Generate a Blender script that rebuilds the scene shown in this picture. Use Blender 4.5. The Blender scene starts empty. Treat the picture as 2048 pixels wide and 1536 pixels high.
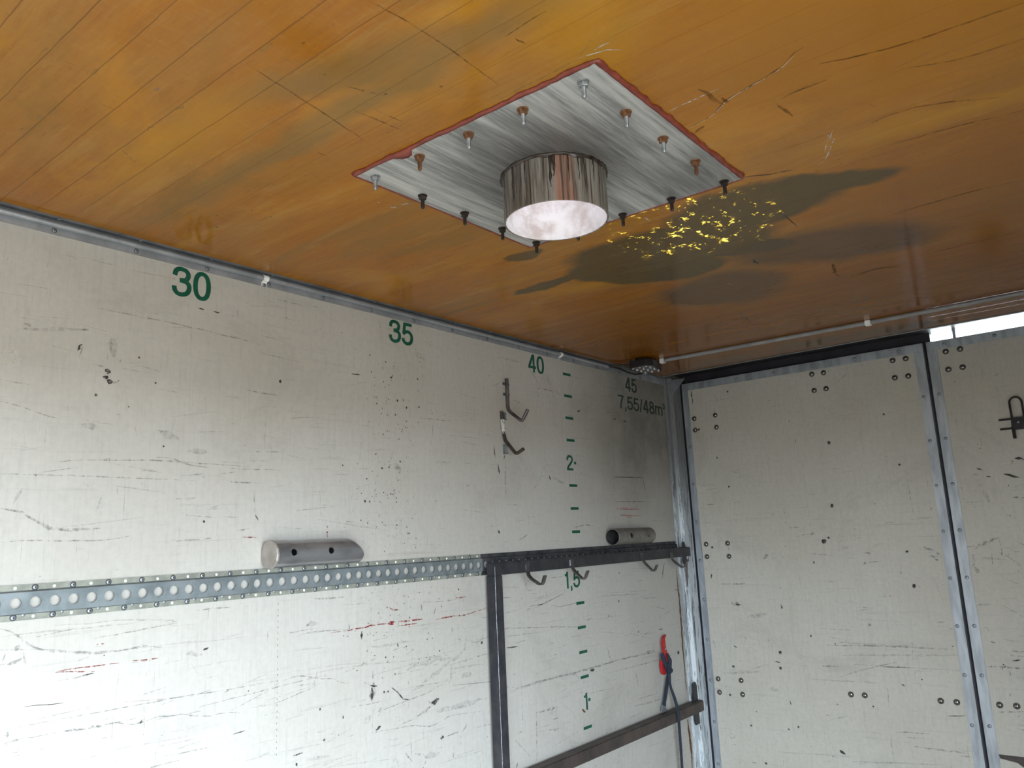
import bpy, math, random
import numpy as np
from mathutils import Vector, Matrix

random.seed(7); rng = np.random.default_rng(7)
sc = bpy.context.scene
col = sc.collection

# ------------------------------------------------------------------ camera
CAM = np.array([1.99048, 3.63886, 1.68279])
RCW = np.array([[0.774018, -0.613638, 0.156026], [0.631555, 0.765797, -0.121216], [-0.045101, 0.192363, 0.980287]])  # right, forward, up
FPX = 1576.73
cam_d = bpy.data.cameras.new('camera'); cam = bpy.data.objects.new('camera', cam_d); col.objects.link(cam)
cam_d.sensor_width = 36; cam_d.lens = FPX / 2048 * 36; cam_d.clip_start = 0.02
r, f, u = RCW[:, 0], RCW[:, 1], RCW[:, 2]
cam.matrix_world = Matrix(((r[0], u[0], -f[0], CAM[0]), (r[1], u[1], -f[1], CAM[1]), (r[2], u[2], -f[2], CAM[2]), (0, 0, 0, 1)))
sc.camera = cam

# ------------------------------------------------------------------ light
SKY = (0.76, 0.89, 1.0); SKY_STRENGTH = 33.0
world = bpy.data.worlds.new('sky'); sc.world = world; world.use_nodes = True
bg = world.node_tree.nodes['Background']; bg.inputs[0].default_value = (*SKY, 1); bg.inputs[1].default_value = SKY_STRENGTH
sun_d = bpy.data.lights.new('sun', 'SUN'); sun_d.energy = 6; sun_d.angle = 0.02; sun_d.color = (1, 0.94, 0.86)
sun = bpy.data.objects.new('sun', sun_d); col.objects.link(sun)
sun.rotation_euler = Vector((0.50, 0.45, -0.74)).to_track_quat('-Z', 'Y').to_euler()
W, L, H = 2.52, 7.60, 2.50           # inside of the box body
OY0, OY1, OZ1 = 1.4, 4.9, 1.95       # side opening in the right wall
por_d = bpy.data.lights.new('doorway_portal', 'AREA'); por_d.shape = 'RECTANGLE'; por_d.size = OY1 - OY0; por_d.size_y = OZ1
por_d.cycles.is_portal = True
por = bpy.data.objects.new('doorway_portal', por_d); col.objects.link(por)
por.matrix_world = Matrix(((0, 0, 1, W + 0.05), (1, 0, 0, (OY0 + OY1) / 2), (0, 1, 0, OZ1 / 2), (0, 0, 0, 1)))
vs = sc.view_settings
vs.view_transform = 'Standard'; vs.look = 'None'; vs.gamma = 1; vs.use_curve_mapping = False; vs.exposure = -0.2
sc.cycles.max_bounces = 7; sc.cycles.diffuse_bounces = 5; sc.cycles.glossy_bounces = 3; sc.cycles.transparent_max_bounces = 6

# ------------------------------------------------------------------ pixel helpers (photo pixels, 2048 x 1536)
def ray(px, py): return RCW @ np.array([(px - 1024) / FPX, 1, (768 - py) / FPX])
def on(ax, v, px, py):
    d = ray(px, py); return CAM + (v - CAM[ax]) / d[ax] * d
def on_wall(p): return on(0, 0.0, *p)
def on_ceil(p): return on(2, H, *p)
def on_door(p): return on(1, L, *p)

# ------------------------------------------------------------------ materials
class NT:
    def __init__(s, name):
        s.m = bpy.data.materials.new(name); s.m.use_nodes = True
        s.t = s.m.node_tree; s.b = s.t.nodes['Principled BSDF']; s.o = s.t.nodes['Material Output']
        s.tc = s.t.nodes.new('ShaderNodeTexCoord').outputs['Object']
    def n(s, typ, **kw):
        x = s.t.nodes.new(typ)
        for k, v in kw.items(): setattr(x, k, v)
        return x
    def put(s, sock, v):
        if isinstance(v, bpy.types.NodeSocket): s.t.links.new(v, sock)
        elif isinstance(v, (tuple, list)) and len(v) == 3 and sock.type == 'RGBA': sock.default_value = (*v, 1)
        else: sock.default_value = v
    def math(s, op, a, b=0.0, c=None, clamp=False):
        x = s.n('ShaderNodeMath', operation=op, use_clamp=clamp); s.put(x.inputs[0], a); s.put(x.inputs[1], b)
        if c is not None: s.put(x.inputs[2], c)
        return x.outputs[0]
    def map(s, scale=(1, 1, 1), loc=(0, 0, 0), rot=(0, 0, 0), vec=None):
        x = s.n('ShaderNodeMapping'); s.put(x.inputs[0], vec or s.tc)
        x.inputs[1].default_value = loc; x.inputs[2].default_value = rot; x.inputs[3].default_value = scale
        return x.outputs[0]
    def noise(s, scale=5, detail=4, rough=0.55, vec=None, dist=0.0):
        x = s.n('ShaderNodeTexNoise'); s.put(x.inputs['Vector'], vec or s.tc)
        x.inputs['Scale'].default_value = scale; x.inputs['Detail'].default_value = detail
        x.inputs['Roughness'].default_value = rough; x.inputs['Distortion'].default_value = dist
        return x.outputs[0]
    def ramp(s, v, lo, hi, a=0.0, b=1.0):
        x = s.n('ShaderNodeMapRange', interpolation_type='SMOOTHSTEP'); s.put(x.inputs[0], v)
        x.inputs[1].default_value = lo; x.inputs[2].default_value = hi; x.inputs[3].default_value = a; x.inputs[4].default_value = b
        return x.outputs[0]
    def mix(s, fac, a, b, mode='MIX'):
        x = s.n('ShaderNodeMix', data_type='RGBA', blend_type=mode); s.put(x.inputs[0], fac); s.put(x.inputs[6], a); s.put(x.inputs[7], b)
        return x.outputs[2]
    def xyz(s, vec=None):
        x = s.n('ShaderNodeSeparateXYZ'); s.put(x.inputs[0], vec or s.tc); return x.outputs
    def blob(s, vec, cx, cy, rx, ry, ang=0.0, soft=0.25):
        """soft ellipse in x/y of vec: 1 inside"""
        mp = s.n('ShaderNodeMapping', vector_type='TEXTURE'); s.put(mp.inputs[0], vec)
        mp.inputs[1].default_value = (cx, cy, 0); mp.inputs[2].default_value = (0, 0, ang); mp.inputs[3].default_value = (rx, ry, 1e6)
        ln = s.n('ShaderNodeVectorMath', operation='LENGTH'); s.put(ln.inputs[0], mp.outputs[0])
        return s.ramp(ln.outputs[1], 1.0 + soft, 1.0 - soft)
    def warp(s, scale, amount, vec=None):
        x = s.n('ShaderNodeTexNoise'); s.put(x.inputs['Vector'], vec or s.tc); x.inputs['Scale'].default_value = scale; x.inputs['Detail'].default_value = 4
        a = s.n('ShaderNodeVectorMath', operation='SUBTRACT'); s.put(a.inputs[0], x.outputs['Color']); a.inputs[1].default_value = (.5, .5, .5)
        b = s.n('ShaderNodeVectorMath', operation='SCALE'); s.put(b.inputs[0], a.outputs[0]); b.inputs[3].default_value = amount
        c = s.n('ShaderNodeVectorMath', operation='ADD'); s.put(c.inputs[0], vec or s.tc); s.put(c.inputs[1], b.outputs[0])
        return c.outputs[0]
    def bump(s, h, strength=0.2, dist=0.002):
        x = s.n('ShaderNodeBump'); s.put(x.inputs['Height'], h); x.inputs['Strength'].default_value = strength; x.inputs['Distance'].default_value = dist
        s.t.links.new(x.outputs[0], s.b.inputs['Normal'])
    def set(s, color=None, rough=None, metal=None, spec=None, coat=None):
        for k, v in (('Base Color', color), ('Roughness', rough), ('Metallic', metal), ('Specular IOR Level', spec), ('Coat Weight', coat)):
            if v is not None: s.put(s.b.inputs[k], v)
        return s.m

def mottled(name, c1, c2, scale=8, rough=0.5, metal=0.0, spec=0.4, stretch=(1, 1, 1), lo=.35, hi=.65, bump=0.0):
    m = NT(name); n = m.noise(scale, 5, .6, m.map(stretch))
    if bump: m.bump(n, bump)
    return m.set(m.mix(m.ramp(n, lo, hi), c1, c2), rough, metal, spec)

M = {}
def wall_material(name, base, ax, seed, dirt):
    """painted plywood panel; ax = index of the horizontal axis that runs along the panel"""
    m = NT(name)
    st_v = (40, 40, 1.2); st_h = (1.2, 1.2, 30)
    big = m.noise(1.3, 5, .6, m.map(loc=(seed, 0, 0)))
    vert = m.noise(3, 4, .7, m.map(st_v, (seed, seed, 0)))
    hori = m.noise(2.2, 5, .7, m.map(st_h, (0, seed, 3)))
    fine = m.noise(60, 3, .6)
    c = m.mix(m.ramp(big, .35, .68), base, tuple(x * y for x, y in zip(base, (.90, .885, .86))))
    c = m.mix(m.ramp(vert, .47, .78, 0, .38), c, tuple(x * .74 for x in base))
    v2 = m.noise(9, 5, .75, m.map((9, 9, 1.1), (seed, 2, 5)))
    c = m.mix(m.ramp(v2, .50, .74, 0, .40), c, tuple(x * y * .70 for x, y in zip(base, (1, .98, .94))))
    c = m.mix(m.ramp(hori, .56, .80, 0, .60), c, tuple(x * .60 for x in base))
    h2 = m.noise(3, 6, .8, m.map((1.0, 1.0, 55), (7, seed, 1)))
    c = m.mix(m.math('MULTIPLY', m.ramp(h2, .60, .72), m.ramp(m.noise(2.3, 3, .6, m.map(loc=(1, 5, seed))), .45, .65, 0, .55)), c, tuple(x * .45 for x in base))
    sm = m.noise(1.9, 7, .72, m.map((1, 1, 1.3), (seed + 5, 3, 2)), .8)
    c = m.mix(m.ramp(sm, .52, .70, 0, .42), c, tuple(x * y * .66 for x, y in zip(base, (1, .985, .95))))
    pat = m.noise(4.5, 6, .7, m.map((1, 1, 1.6), (seed * 2, 1, 0)))
    c = m.mix(m.ramp(pat, .60, .78, 0, dirt), c, (0.30, 0.285, 0.25))
    c = m.mix(m.ramp(fine, .3, .75, 0, .18), c, (0.25, 0.24, 0.22))
    if ax == 1:      # wall gets darker towards the upper end by the rear frame
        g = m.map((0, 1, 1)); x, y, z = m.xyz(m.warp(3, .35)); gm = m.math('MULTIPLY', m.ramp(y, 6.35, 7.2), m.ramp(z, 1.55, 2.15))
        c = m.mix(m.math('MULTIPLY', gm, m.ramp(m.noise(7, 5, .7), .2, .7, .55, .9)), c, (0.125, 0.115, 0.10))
    m.bump(m.math('ADD', fine, vert), .12, .0008)
    return m.set(c, 0.55, 0, 0.35), m
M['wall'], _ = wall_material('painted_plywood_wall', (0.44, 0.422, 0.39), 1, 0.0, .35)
M['door'], _ = wall_material('painted_plywood_door', (0.50, 0.475, 0.42), 0, 4.3, .18)
M['floor'] = mottled('worn_floor_plywood', (0.10, 0.072, 0.05), (0.15, 0.11, 0.078), 4, .6, stretch=(6, 1, 1))
M['ground'] = mottled('yard_concrete', (0.16, 0.14, 0.115), (0.20, 0.18, 0.15), 1.5, .9)
M['galv'] = mottled('galvanised_steel', (0.20, 0.215, 0.235), (0.31, 0.33, 0.355), 14, .42, .6, lo=.3, hi=.7)
M['galv_dull'] = mottled('dull_galvanised_rail', (0.115, 0.135, 0.142), (0.19, 0.215, 0.225), 20, .5, .3, lo=.3, hi=.7)
M['flange'] = mottled('stained_galvanised_flange', (0.17, 0.175, 0.15), (0.25, 0.255, 0.215), 30, .55, .15)
M['alu'] = mottled('aluminium_strip', (0.29, 0.31, 0.335), (0.42, 0.445, 0.475), 9, .42, .5, stretch=(3, 3, .6))
M['conduit'] = mottled('grey_plastic_conduit', (0.20, 0.20, 0.205), (0.28, 0.28, 0.285), 10, .35, 0.0)
M['white_clip'] = mottled('white_plastic_clip', (0.72, 0.72, 0.70), (0.80, 0.80, 0.78), 10, .4)
M['steel_dark'] = mottled('mill_scale_steel', (0.024, 0.026, 0.033), (0.058, 0.054, 0.058), 16, .42, .35, lo=.3, hi=.75, bump=.1)
M['steel_rusty'] = mottled('brown_mill_steel', (0.038, 0.031, 0.030), (0.080, 0.060, 0.052), 14, .5, .3, lo=.3, hi=.75)
M['rail_dark'] = mottled('blackened_rail', (0.022, 0.025, 0.031), (0.065, 0.066, 0.07), 22, .5, .3)
M['tube'] = mottled('bare_steel_tube', (0.22, 0.22, 0.228), (0.37, 0.37, 0.38), 18, .27, .72, stretch=(1, .35, 1))
M['tube_dull'] = mottled('dull_steel_tube', (0.15, 0.138, 0.125), (0.21, 0.195, 0.18), 24, .5, .35)
M['tube_cap'] = mottled('ground_steel_cap', (0.34, 0.31, 0.28), (0.42, 0.39, 0.36), 25, .5, .5)
M['bore'] = mottled('darkened_tube_bore', (0.035, 0.034, 0.035), (0.07, 0.068, 0.068), 20, .5, .3)  # inner skin darkened so that holes and open end look shaded
M['hole'] = mottled('dark_recess_and_ring', (0.012, 0.011, 0.011), (0.02, 0.02, 0.02), 10, .8)
M['seal'] = mottled('black_rubber_seal', (0.012, 0.010, 0.014), (0.022, 0.018, 0.025), 10, .6)
M['zinc'] = mottled('zinc_bolt', (0.24, 0.25, 0.26), (0.40, 0.415, 0.43), 60, .4, .7)
M['rust'] = mottled('rusty_nut', (0.10, 0.045, 0.02), (0.22, 0.10, 0.045), 90, .7, .2)
M['dark_tone'] = mottled('blackish_bolt', (0.020, 0.015, 0.012), (0.045, 0.03, 0.024), 60, .45, .3)
M['chrome'] = mottled('polished_bolt_head', (0.17, 0.16, 0.15), (0.30, 0.29, 0.28), 80, .22, .85)
M['black'] = mottled('black_plastic', (0.012, 0.012, 0.013), (0.02, 0.02, 0.021), 20, .45)
M['latch'] = mottled('black_painted_iron', (0.012, 0.010, 0.011), (0.025, 0.02, 0.02), 30, .4, .2)
def green_material():
    m = NT('green_marking_paint'); x, y, z = m.xyz()
    c = m.mix(m.ramp(m.noise(30, 4, .6), .35, .65), (0.003, 0.062, 0.036), (0.006, 0.080, 0.047))
    g = m.math('MULTIPLY', m.ramp(y, 6.65, 7.15), m.ramp(z, 1.7, 2.2, 0, .85))      # darker towards the upper rear end, matching the wall
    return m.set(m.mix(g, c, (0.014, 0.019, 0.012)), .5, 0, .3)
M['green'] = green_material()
M['red'] = mottled('red_painted_buckle', (0.30, 0.008, 0.012), (0.38, 0.013, 0.016), 30, .4)
M['navy'] = mottled('navy_webbing', (0.013, 0.020, 0.036), (0.028, 0.040, 0.062), 90, .75)
M['lens'] = mottled('grey_lamp_lens', (0.14, 0.14, 0.15), (0.2, 0.2, 0.21), 30, .25)
M['led'] = mottled('white_led_dome', (0.55, 0.55, 0.58), (0.7, 0.7, 0.72), 30, .15)
M['weld'] = mottled('light_weld_line', (0.16, 0.17, 0.20), (0.40, 0.42, 0.46), 45, .5, .3)
M['silicone'] = mottled('red_silicone', (0.17, 0.034, 0.022), (0.24, 0.055, 0.036), 40, .45, bump=.3)
M['hook_steel'] = mottled('dark_bent_hook_steel', (0.075, 0.07, 0.07), (0.17, 0.16, 0.16), 25, .3, .7)
M['flange_dark'] = mottled('dark_ceiling_flange', (0.10, 0.105, 0.115), (0.16, 0.167, 0.18), 14, .5, .3)

def ceiling_material():
    m = NT('amber_fibreglass_ceiling')
    base = (0.325, 0.118, 0.004); yel = (0.385, 0.172, 0.006); brn = (0.175, 0.054, 0.004); tan = (0.325, 0.148, 0.024)
    olive = (0.070, 0.053, 0.018); grey = (0.075, 0.048, 0.024)
    w = m.warp(5, .13); w2 = m.warp(2.2, .20)
    n1 = m.noise(1.6, 5, .6, m.map((.7, 1.6, 1)))
    n2 = m.noise(5, 5, .65, m.map((.35, 2.2, 1), (3, 1, 0)))
    c = m.mix(m.ramp(n1, .38, .66), base, tan)
    c = m.mix(m.ramp(n2, .52, .75, 0, .75), c, yel)
    n3 = m.noise(3, 6, .7, m.map((.4, 3.0, 1), (9, 4, 0)))
    c = m.mix(m.ramp(n3, .55, .80, 0, .7), c, brn)
    streak = m.noise(9, 4, .7, m.map((.5, 7, 1), (1, 8, 0)))
    c = m.mix(m.ramp(streak, .45, .8, 0, .35), c, brn)
    grain = m.noise(30, 4, .75, m.map((3, .7, 1), (2, 8, 0)))
    c = m.mix(m.ramp(grain, .48, .72, 0, .45), c, tan)
    weave = m.noise(55, 3, .7, m.map((2.6, .45, 1), (6, 3, 0)))
    c = m.mix(m.ramp(weave, .50, .78, 0, .38), c, (0.37, 0.18, 0.036))
    weave2 = m.noise(34, 4, .7, m.map((.4, 2.4, 1), (1, 9, 0)))
    c = m.mix(m.ramp(weave2, .52, .80, 0, .45), c, brn)
    cl = m.noise(2.6, 6, .65, m.map((.55, 1.5, 1), (7, 7, 0), (0, 0, .15)), .6)
    c = m.mix(m.ramp(cl, .50, .66, 0, .62), c, (0.215, 0.112, 0.020))
    c = m.mix(m.ramp(cl, .46, .33, 0, .60), c, (0.43, 0.185, 0.012))
    cl2 = m.noise(7, 5, .7, m.map((.3, 2.2, 1), (3, 11, 0)))
    c = m.mix(m.ramp(cl2, .54, .70, 0, .45), c, (0.40, 0.215, 0.045))
    # far end of the roof sheet is browner
    x, y, z = m.xyz()
    c = m.mix(m.ramp(y, 5.4, 6.7, 0, .7), c, brn)
    c = m.mix(m.math('MULTIPLY', m.blob(w2, 1.9, 5.9, .55, .5, .3, soft=.5), .6), c, (0.26, 0.105, 0.014))
    # yellow resin pools
    for a in ((1.40, 4.60, .10, .17, .6), (1.25, 4.46, .10, .03, .1), (1.76, 5.38, .22, .035, .15), (.55, 5.75, .16, .05, .35), (.55, 4.38, .25, .05, .0)):
        c = m.mix(m.math('MULTIPLY', m.blob(w, *a, soft=.8), .45), c, (0.45, 0.22, 0.010))
    c = m.mix(m.math('MULTIPLY', m.blob(w, 1.75, 4.95, .32, .28, .6, soft=.5), .8), c, (0.31, 0.125, 0.006))
    # olive stains with their own outline
    def stain(c, blobs, colr, amount, vec, soft):
        acc = None
        for a in blobs:
            v = m.blob(vec, *a, soft=soft); acc = v if acc is None else m.math('MAXIMUM', acc, v)
        return m.mix(m.math('MULTIPLY', acc, amount), c, colr)
    c = stain(c, ((.98, 5.66, .30, .17, .22), (1.28, 5.55, .24, .14, .15), (.55, 5.665, .17, .028, -.08), (.78, 5.745, .19, .12, .75), (.92, 5.82, .15, .12, .4), (1.12, 5.80, .18, .07, .6), (1.45, 5.53, .20, .07, .3)), olive, .88, w, .14)
    c = stain(c, ((.655, 5.385, .07, .035, .2),), olive, .8, w, .12)
    c = stain(c, ((.93, 6.16, .20, .19, .6), (1.35, 6.0, .30, .15, .5)), grey, .75, w, .3)
    c = stain(c, ((.80, 4.53, .62, .035, .0), (1.0, 4.44, .2, .05, .3)), (0.17, 0.115, 0.035), .55, w, .6)
    c = stain(c, ((.86, 7.25, .17, .075, .1), (1.22, 7.28, .19, .08, .1), (.45, 7.27, .15, .05, .1)), (0.105, 0.075, 0.045), .75, w, .12)
    # joint lines of the strips under the resin, pitch 75.5 mm, broken up
    ph = m.math('FRACT', m.math('DIVIDE', m.math('SUBTRACT', m.xyz(m.warp(12, .006))[1], 4.083 - .03775), .0755))
    d = m.math('ABSOLUTE', m.math('SUBTRACT', ph, .5))
    line = m.ramp(d, .022, .004)
    brk = m.ramp(m.noise(2.6, 4, .7, m.map((1, 1, 1), (5, 2, 0))), .30, .52)
    fade = m.math('ADD', m.ramp(y, 4.75, 4.3, .25, 1), 0)
    c = m.mix(m.math('MULTIPLY', m.math('MULTIPLY', line, brk), m.math('MULTIPLY', fade, .62)), c, (0.085, 0.032, 0.008))
    # small dark flecks
    v = m.n('ShaderNodeTexVoronoi'); m.put(v.inputs['Vector'], m.map((5, 9, 1))); v.inputs['Scale'].default_value = 3
    c = m.mix(m.math('MULTIPLY', m.ramp(v.outputs['Distance'], .09, .03), m.math('MULTIPLY', m.ramp(m.noise(2.2, 2, .5), .5, .62), .8)), c, (0.07, 0.03, 0.012))
    hb = m.math('ADD', m.math('MULTIPLY', m.noise(3.5, 3, .5, m.map((1, 3, 1))), .5), m.math('MULTIPLY', m.noise(70, 3, .6), .04))
    hb = m.math('SUBTRACT', hb, m.math('MULTIPLY', line, .12))
    m.bump(hb, .25, .004)
    m.set(c, .13, 0, .26)
    # translucent flecks put in for the golden glints; daylight passes through them
    gl = m.math('MULTIPLY', m.blob(w, 1.105, 5.575, .17, .16, .5, soft=.7), m.ramp(m.noise(20, 5, .7, m.map((1.4, .8, 1), (4, 4, 0), (0, 0, .4))), .545, .66))
    fleck = m.ramp(m.noise(70, 2, .5, m.map((1, 1.6, 1))), .48, .62)
    gl = m.math('MULTIPLY', gl, fleck)
    tr = m.n('ShaderNodeBsdfTranslucent'); tr.inputs[0].default_value = (0.30, 0.185, 0.018, 1)
    ms = m.n('ShaderNodeMixShader'); m.put(ms.inputs[0], gl); m.t.links.new(m.b.outputs[0], ms.inputs[1]); m.t.links.new(tr.outputs[0], ms.inputs[2])
    m.t.links.new(ms.outputs[0], m.o.inputs[0])
    return m.m
M['ceiling'] = ceiling_material()

def plate_material():
    m = NT('brushed_steel_plate')
    s1 = m.noise(5, 5, .7, m.map((9, .55, 1), rot=(0, 0, .9)))
    s2 = m.noise(22, 4, .7, m.map((7, .5, 1), rot=(0, 0, .9)))
    c = m.mix(m.ramp(s1, .36, .66), (0.27, 0.27, 0.265), (0.60, 0.60, 0.58))
    c = m.mix(m.ramp(s2, .45, .75, 0, .5), c, (0.70, 0.70, 0.68))
    w = m.warp(14, .03)
    dark_tone = m.math('ADD', m.math('MULTIPLY', m.blob(w, 1.04, 4.97, .19, .17, .2, soft=.75), .75), m.math('MULTIPLY', m.blob(w, 1.25, 5.27, .10, .12, .5, soft=.8), .5), clamp=True)  # soot smudged round the collar
    c = m.mix(dark_tone, c, (0.06, 0.05, 0.048))
    return m.set(c, m.ramp(s1, .3, .7, .50, .36), .45, .5)
M['plate'] = plate_material()

def collar_material():
    m = NT('streaked_flue_collar')
    a = m.map((1, 1, 1), (-1.022, -5.037, 0))
    v = m.n('ShaderNodeVectorMath', operation='MULTIPLY'); m.put(v.inputs[0], a); v.inputs[1].default_value = (11, 11, .9)
    n = m.noise(6, 4, .7, v.outputs[0]); n2 = m.noise(14, 5, .7, m.map((1, 1, .25), vec=v.outputs[0]))
    c = m.mix(m.ramp(n, .35, .65), (0.12, 0.10, 0.082), (0.27, 0.245, 0.22))
    c = m.mix(m.ramp(n2, .50, .62), c, (0.045, 0.032, 0.024))
    # one rust-orange run on the side that faces the box's middle
    rr = m.blob(m.warp(30, .012), 1.105, 4.958, .020, .020, 0, soft=.5)
    c = m.mix(m.math('MULTIPLY', rr, m.ramp(n2, .58, .40, .15, .85)), c, (0.30, 0.095, 0.045))
    m.bump(n2, .5, .002)
    return m.set(c, .42, .1, .5)
M['collar'] = collar_material()
M['collar_in'] = mottled('pale_scaled_bore', (0.42, 0.35, 0.33), (0.60, 0.56, 0.56), 16, .6, lo=.35, hi=.6)
M['tar'] = mottled('black_tar_bead', (0.018, 0.013, 0.010), (0.05, 0.035, 0.028), 50, .25, bump=.4)

M['flaky'] = mottled('flaked_white_paint', (0.52, 0.51, 0.49), (0.10, 0.07, 0.06), 90, .5, lo=.52, hi=.60)
def post_material():
    m = NT('flaking_white_paint_post')
    n = m.noise(5, 6, .75, m.map((5, 5, .7))); x, y, z = m.xyz()
    c = m.mix(m.ramp(n, .50, .56), (0.50, 0.54, 0.57), (0.27, 0.30, 0.32))
    n2 = m.noise(9, 6, .75, m.map((6, 6, .6), (3, 2, 1)))
    c = m.mix(m.ramp(n2, .555, .59), c, (0.05, 0.035, 0.03))
    c = m.mix(m.ramp(z, 1.60, 2.1, 0, .85), c, (0.115, 0.118, 0.12))      # above the rail bare grey metal, with shade painted in as darker colour
    m.bump(n, .4, .002)
    return m.set(c, .5, .1, .4)
M['post'] = post_material()

def scuff(name, c, lo=.42, hi=.55, scale=40, most=1.0):
    m = NT(name); n = m.noise(scale, 4, .7)
    m.set(c, .6, 0, .2); m.put(m.b.inputs['Alpha'], m.math('MULTIPLY', m.ramp(n, lo, hi), most)); return m.m
M['s_dark'] = scuff('dark_scuff', (0.045, 0.040, 0.040), .30, .52, most=.85)
M['s_mid'] = scuff('grey_scuff', (0.20, 0.195, 0.19), .36, .68, 60, .55)
M['s_soft'] = scuff('faint_grey_scuff_and_shade', (0.30, 0.295, 0.285), .32, .78, 70, .40)
M['s_red'] = scuff('red_scuff', (0.20, 0.018, 0.018), .40, .56, 60, .85)
M['s_pink'] = scuff('faded_red_pencil', (0.42, 0.12, 0.11), .36, .52, 60, .8)
M['s_rust'] = scuff('rust_run', (0.11, 0.05, 0.018), .25, .5, 30, .9)
M['s_light'] = scuff('pale_scratch', (0.62, 0.60, 0.54), .34, .6, 50, .6)
M['s_tan'] = scuff('pale_resin_crack', (0.40, 0.22, 0.06), .34, .6, 45, .5)
M['s_brown'] = scuff('brown_resin_scratch', (0.10, 0.040, 0.010), .35, .6, 40, .55)

# ------------------------------------------------------------------ mesh helpers
WM = {}
def link(o, parent=None, world=None):
    col.objects.link(o); world = world or Matrix.Identity(4)
    if parent is not None:
        o.parent = parent; o.matrix_parent_inverse = WM[parent.name].inverted()
    o.matrix_basis = world; WM[o.name] = world
    return o
def empty(name, loc):
    o = bpy.data.objects.new(name, None); o.empty_display_size = .05
    return link(o, None, Matrix.Translation(loc))
def tag(o, label, cat=None, group=None, kind=None):
    if label: o['label'] = label
    if cat: o['category'] = cat
    if group: o['group'] = group
    if kind: o['kind'] = kind
    return o
class MB:
    def __init__(s): s.v = []; s.f = []; s.mi = []
    def add(s, v, f, mi=0):
        o = len(s.v); s.v += [tuple(map(float, p)) for p in v]; s.f += [tuple(i + o for i in q) for q in f]; s.mi += [mi] * len(f); return s
    def box(s, x0, x1, y0, y1, z0, z1, mi=0):
        v = [(x, y, z) for x in (x0, x1) for y in (y0, y1) for z in (z0, z1)]
        return s.add(v, [(0, 1, 3, 2), (4, 6, 7, 5), (0, 4, 5, 1), (2, 3, 7, 6), (0, 2, 6, 4), (1, 5, 7, 3)], mi)
    def rings(s, rings, cap=True, mi=0, closed=False):
        n = len(rings[0]); v = [p for r_ in rings for p in r_]; f = []
        m = len(rings)
        for i in range(m if closed else m - 1):
            j = (i + 1) % m
            for k in range(n): f.append((i * n + k, i * n + (k + 1) % n, j * n + (k + 1) % n, j * n + k))
        if cap and not closed: f += [tuple(range(n))[::-1], tuple((m - 1) * n + k for k in range(n))]
        return s.add(v, f, mi)
    def tube(s, pts, rad, n=10, mi=0, cap=True):
        pts = [np.array(p, float) for p in pts]; rads = rad if isinstance(rad, (list, tuple)) else [rad] * len(pts); R = []
        prev = None
        for i, p in enumerate(pts):
            t = pts[min(i + 1, len(pts) - 1)] - pts[max(i - 1, 0)]; t /= np.linalg.norm(t)
            if prev is None:
                a = np.array([0, 0, 1.]) if abs(t[2]) < .9 else np.array([1., 0, 0])
            else: a = prev
            b = np.cross(t, a); b /= np.linalg.norm(b); a = np.cross(b, t); prev = a
            R.append([p + rads[i] * (math.cos(2 * math.pi * k / n) * a + math.sin(2 * math.pi * k / n) * b) for k in range(n)])
        return s.rings(R, cap, mi)
    def prism(s, poly, ax, a0, a1, mi=0):
        """extrude a 2-D polygon along axis ax (other two axes in order)"""
        def mk(p, a): q = list(p); q.insert(ax, a); return q
        n = len(poly); v = [mk(p, a0) for p in poly] + [mk(p, a1) for p in poly]
        return s.add(v, [tuple(range(n))[::-1], tuple(range(n, 2 * n))] + [(k, (k + 1) % n, n + (k + 1) % n, n + k) for k in range(n)], mi)
    def strip(s, pts, wid, thick, y, mi=0):
        """flat bar of width wid along y, bent along (x, z) points"""
        pts = [np.array(p, float) for p in pts]; R = []
        for i, p in enumerate(pts):
            t = pts[min(i + 1, len(pts) - 1)] - pts[max(i - 1, 0)]; t /= np.linalg.norm(t); nn = np.array([-t[1], t[0]]) * thick / 2
            a, b = p + nn, p - nn
            R.append([(a[0], y - wid / 2, a[1]), (a[0], y + wid / 2, a[1]), (b[0], y + wid / 2, b[1]), (b[0], y - wid / 2, b[1])])
        return s.rings(R, True, mi)
    def mesh(s, name, mats, smooth=False, bevel=0):
        me = bpy.data.meshes.new(name); me.from_pydata(s.v, [], s.f); me.update()
        for mm in (mats if isinstance(mats, (list, tuple)) else [mats]): me.materials.append(mm)
        if any(s.mi): me.polygons.foreach_set('material_index', s.mi)
        import bmesh
        bm = bmesh.new(); bm.from_mesh(me); bmesh.ops.recalc_face_normals(bm, faces=bm.faces)
        if bevel: bmesh.ops.bevel(bm, geom=[e for e in bm.edges if e.is_manifold and e.calc_face_angle(0) > .6], offset=bevel, segments=2, affect='EDGES', clamp_overlap=True)
        bm.to_mesh(me); bm.free()
        if smooth:
            me.polygons.foreach_set('use_smooth', [True] * len(me.polygons))
            if smooth != 'all': me.set_sharp_from_angle(angle=math.radians(40))
        return me
    def obj(s, name, mats, parent=None, smooth=False, bevel=0):
        return link(bpy.data.objects.new(name, s.mesh(name, mats, smooth, bevel)), parent)
def inst(name, me, loc, parent, rot=None):
    return link(bpy.data.objects.new(name, me), parent, Matrix.Translation(loc) @ (rot or Matrix.Identity(4)))
def dome(r_, h, n=12, rim=.0):
    """low dome around local +Z, base at z = 0"""
    R = [[(r_ * q * math.cos(2 * math.pi * k / n), r_ * q * math.sin(2 * math.pi * k / n), z) for k in range(n)] for q, z in ((1, 0), (1, h * .25), (.9, h * .62), (.6, h * .9), (.15, h))]
    return MB().rings(R)
TO_X = Matrix.Rotation(math.radians(90), 4, 'Y')       # +Z -> +X
TO_MY = Matrix.Rotation(math.radians(90), 4, 'X')      # +Z -> -Y
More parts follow.
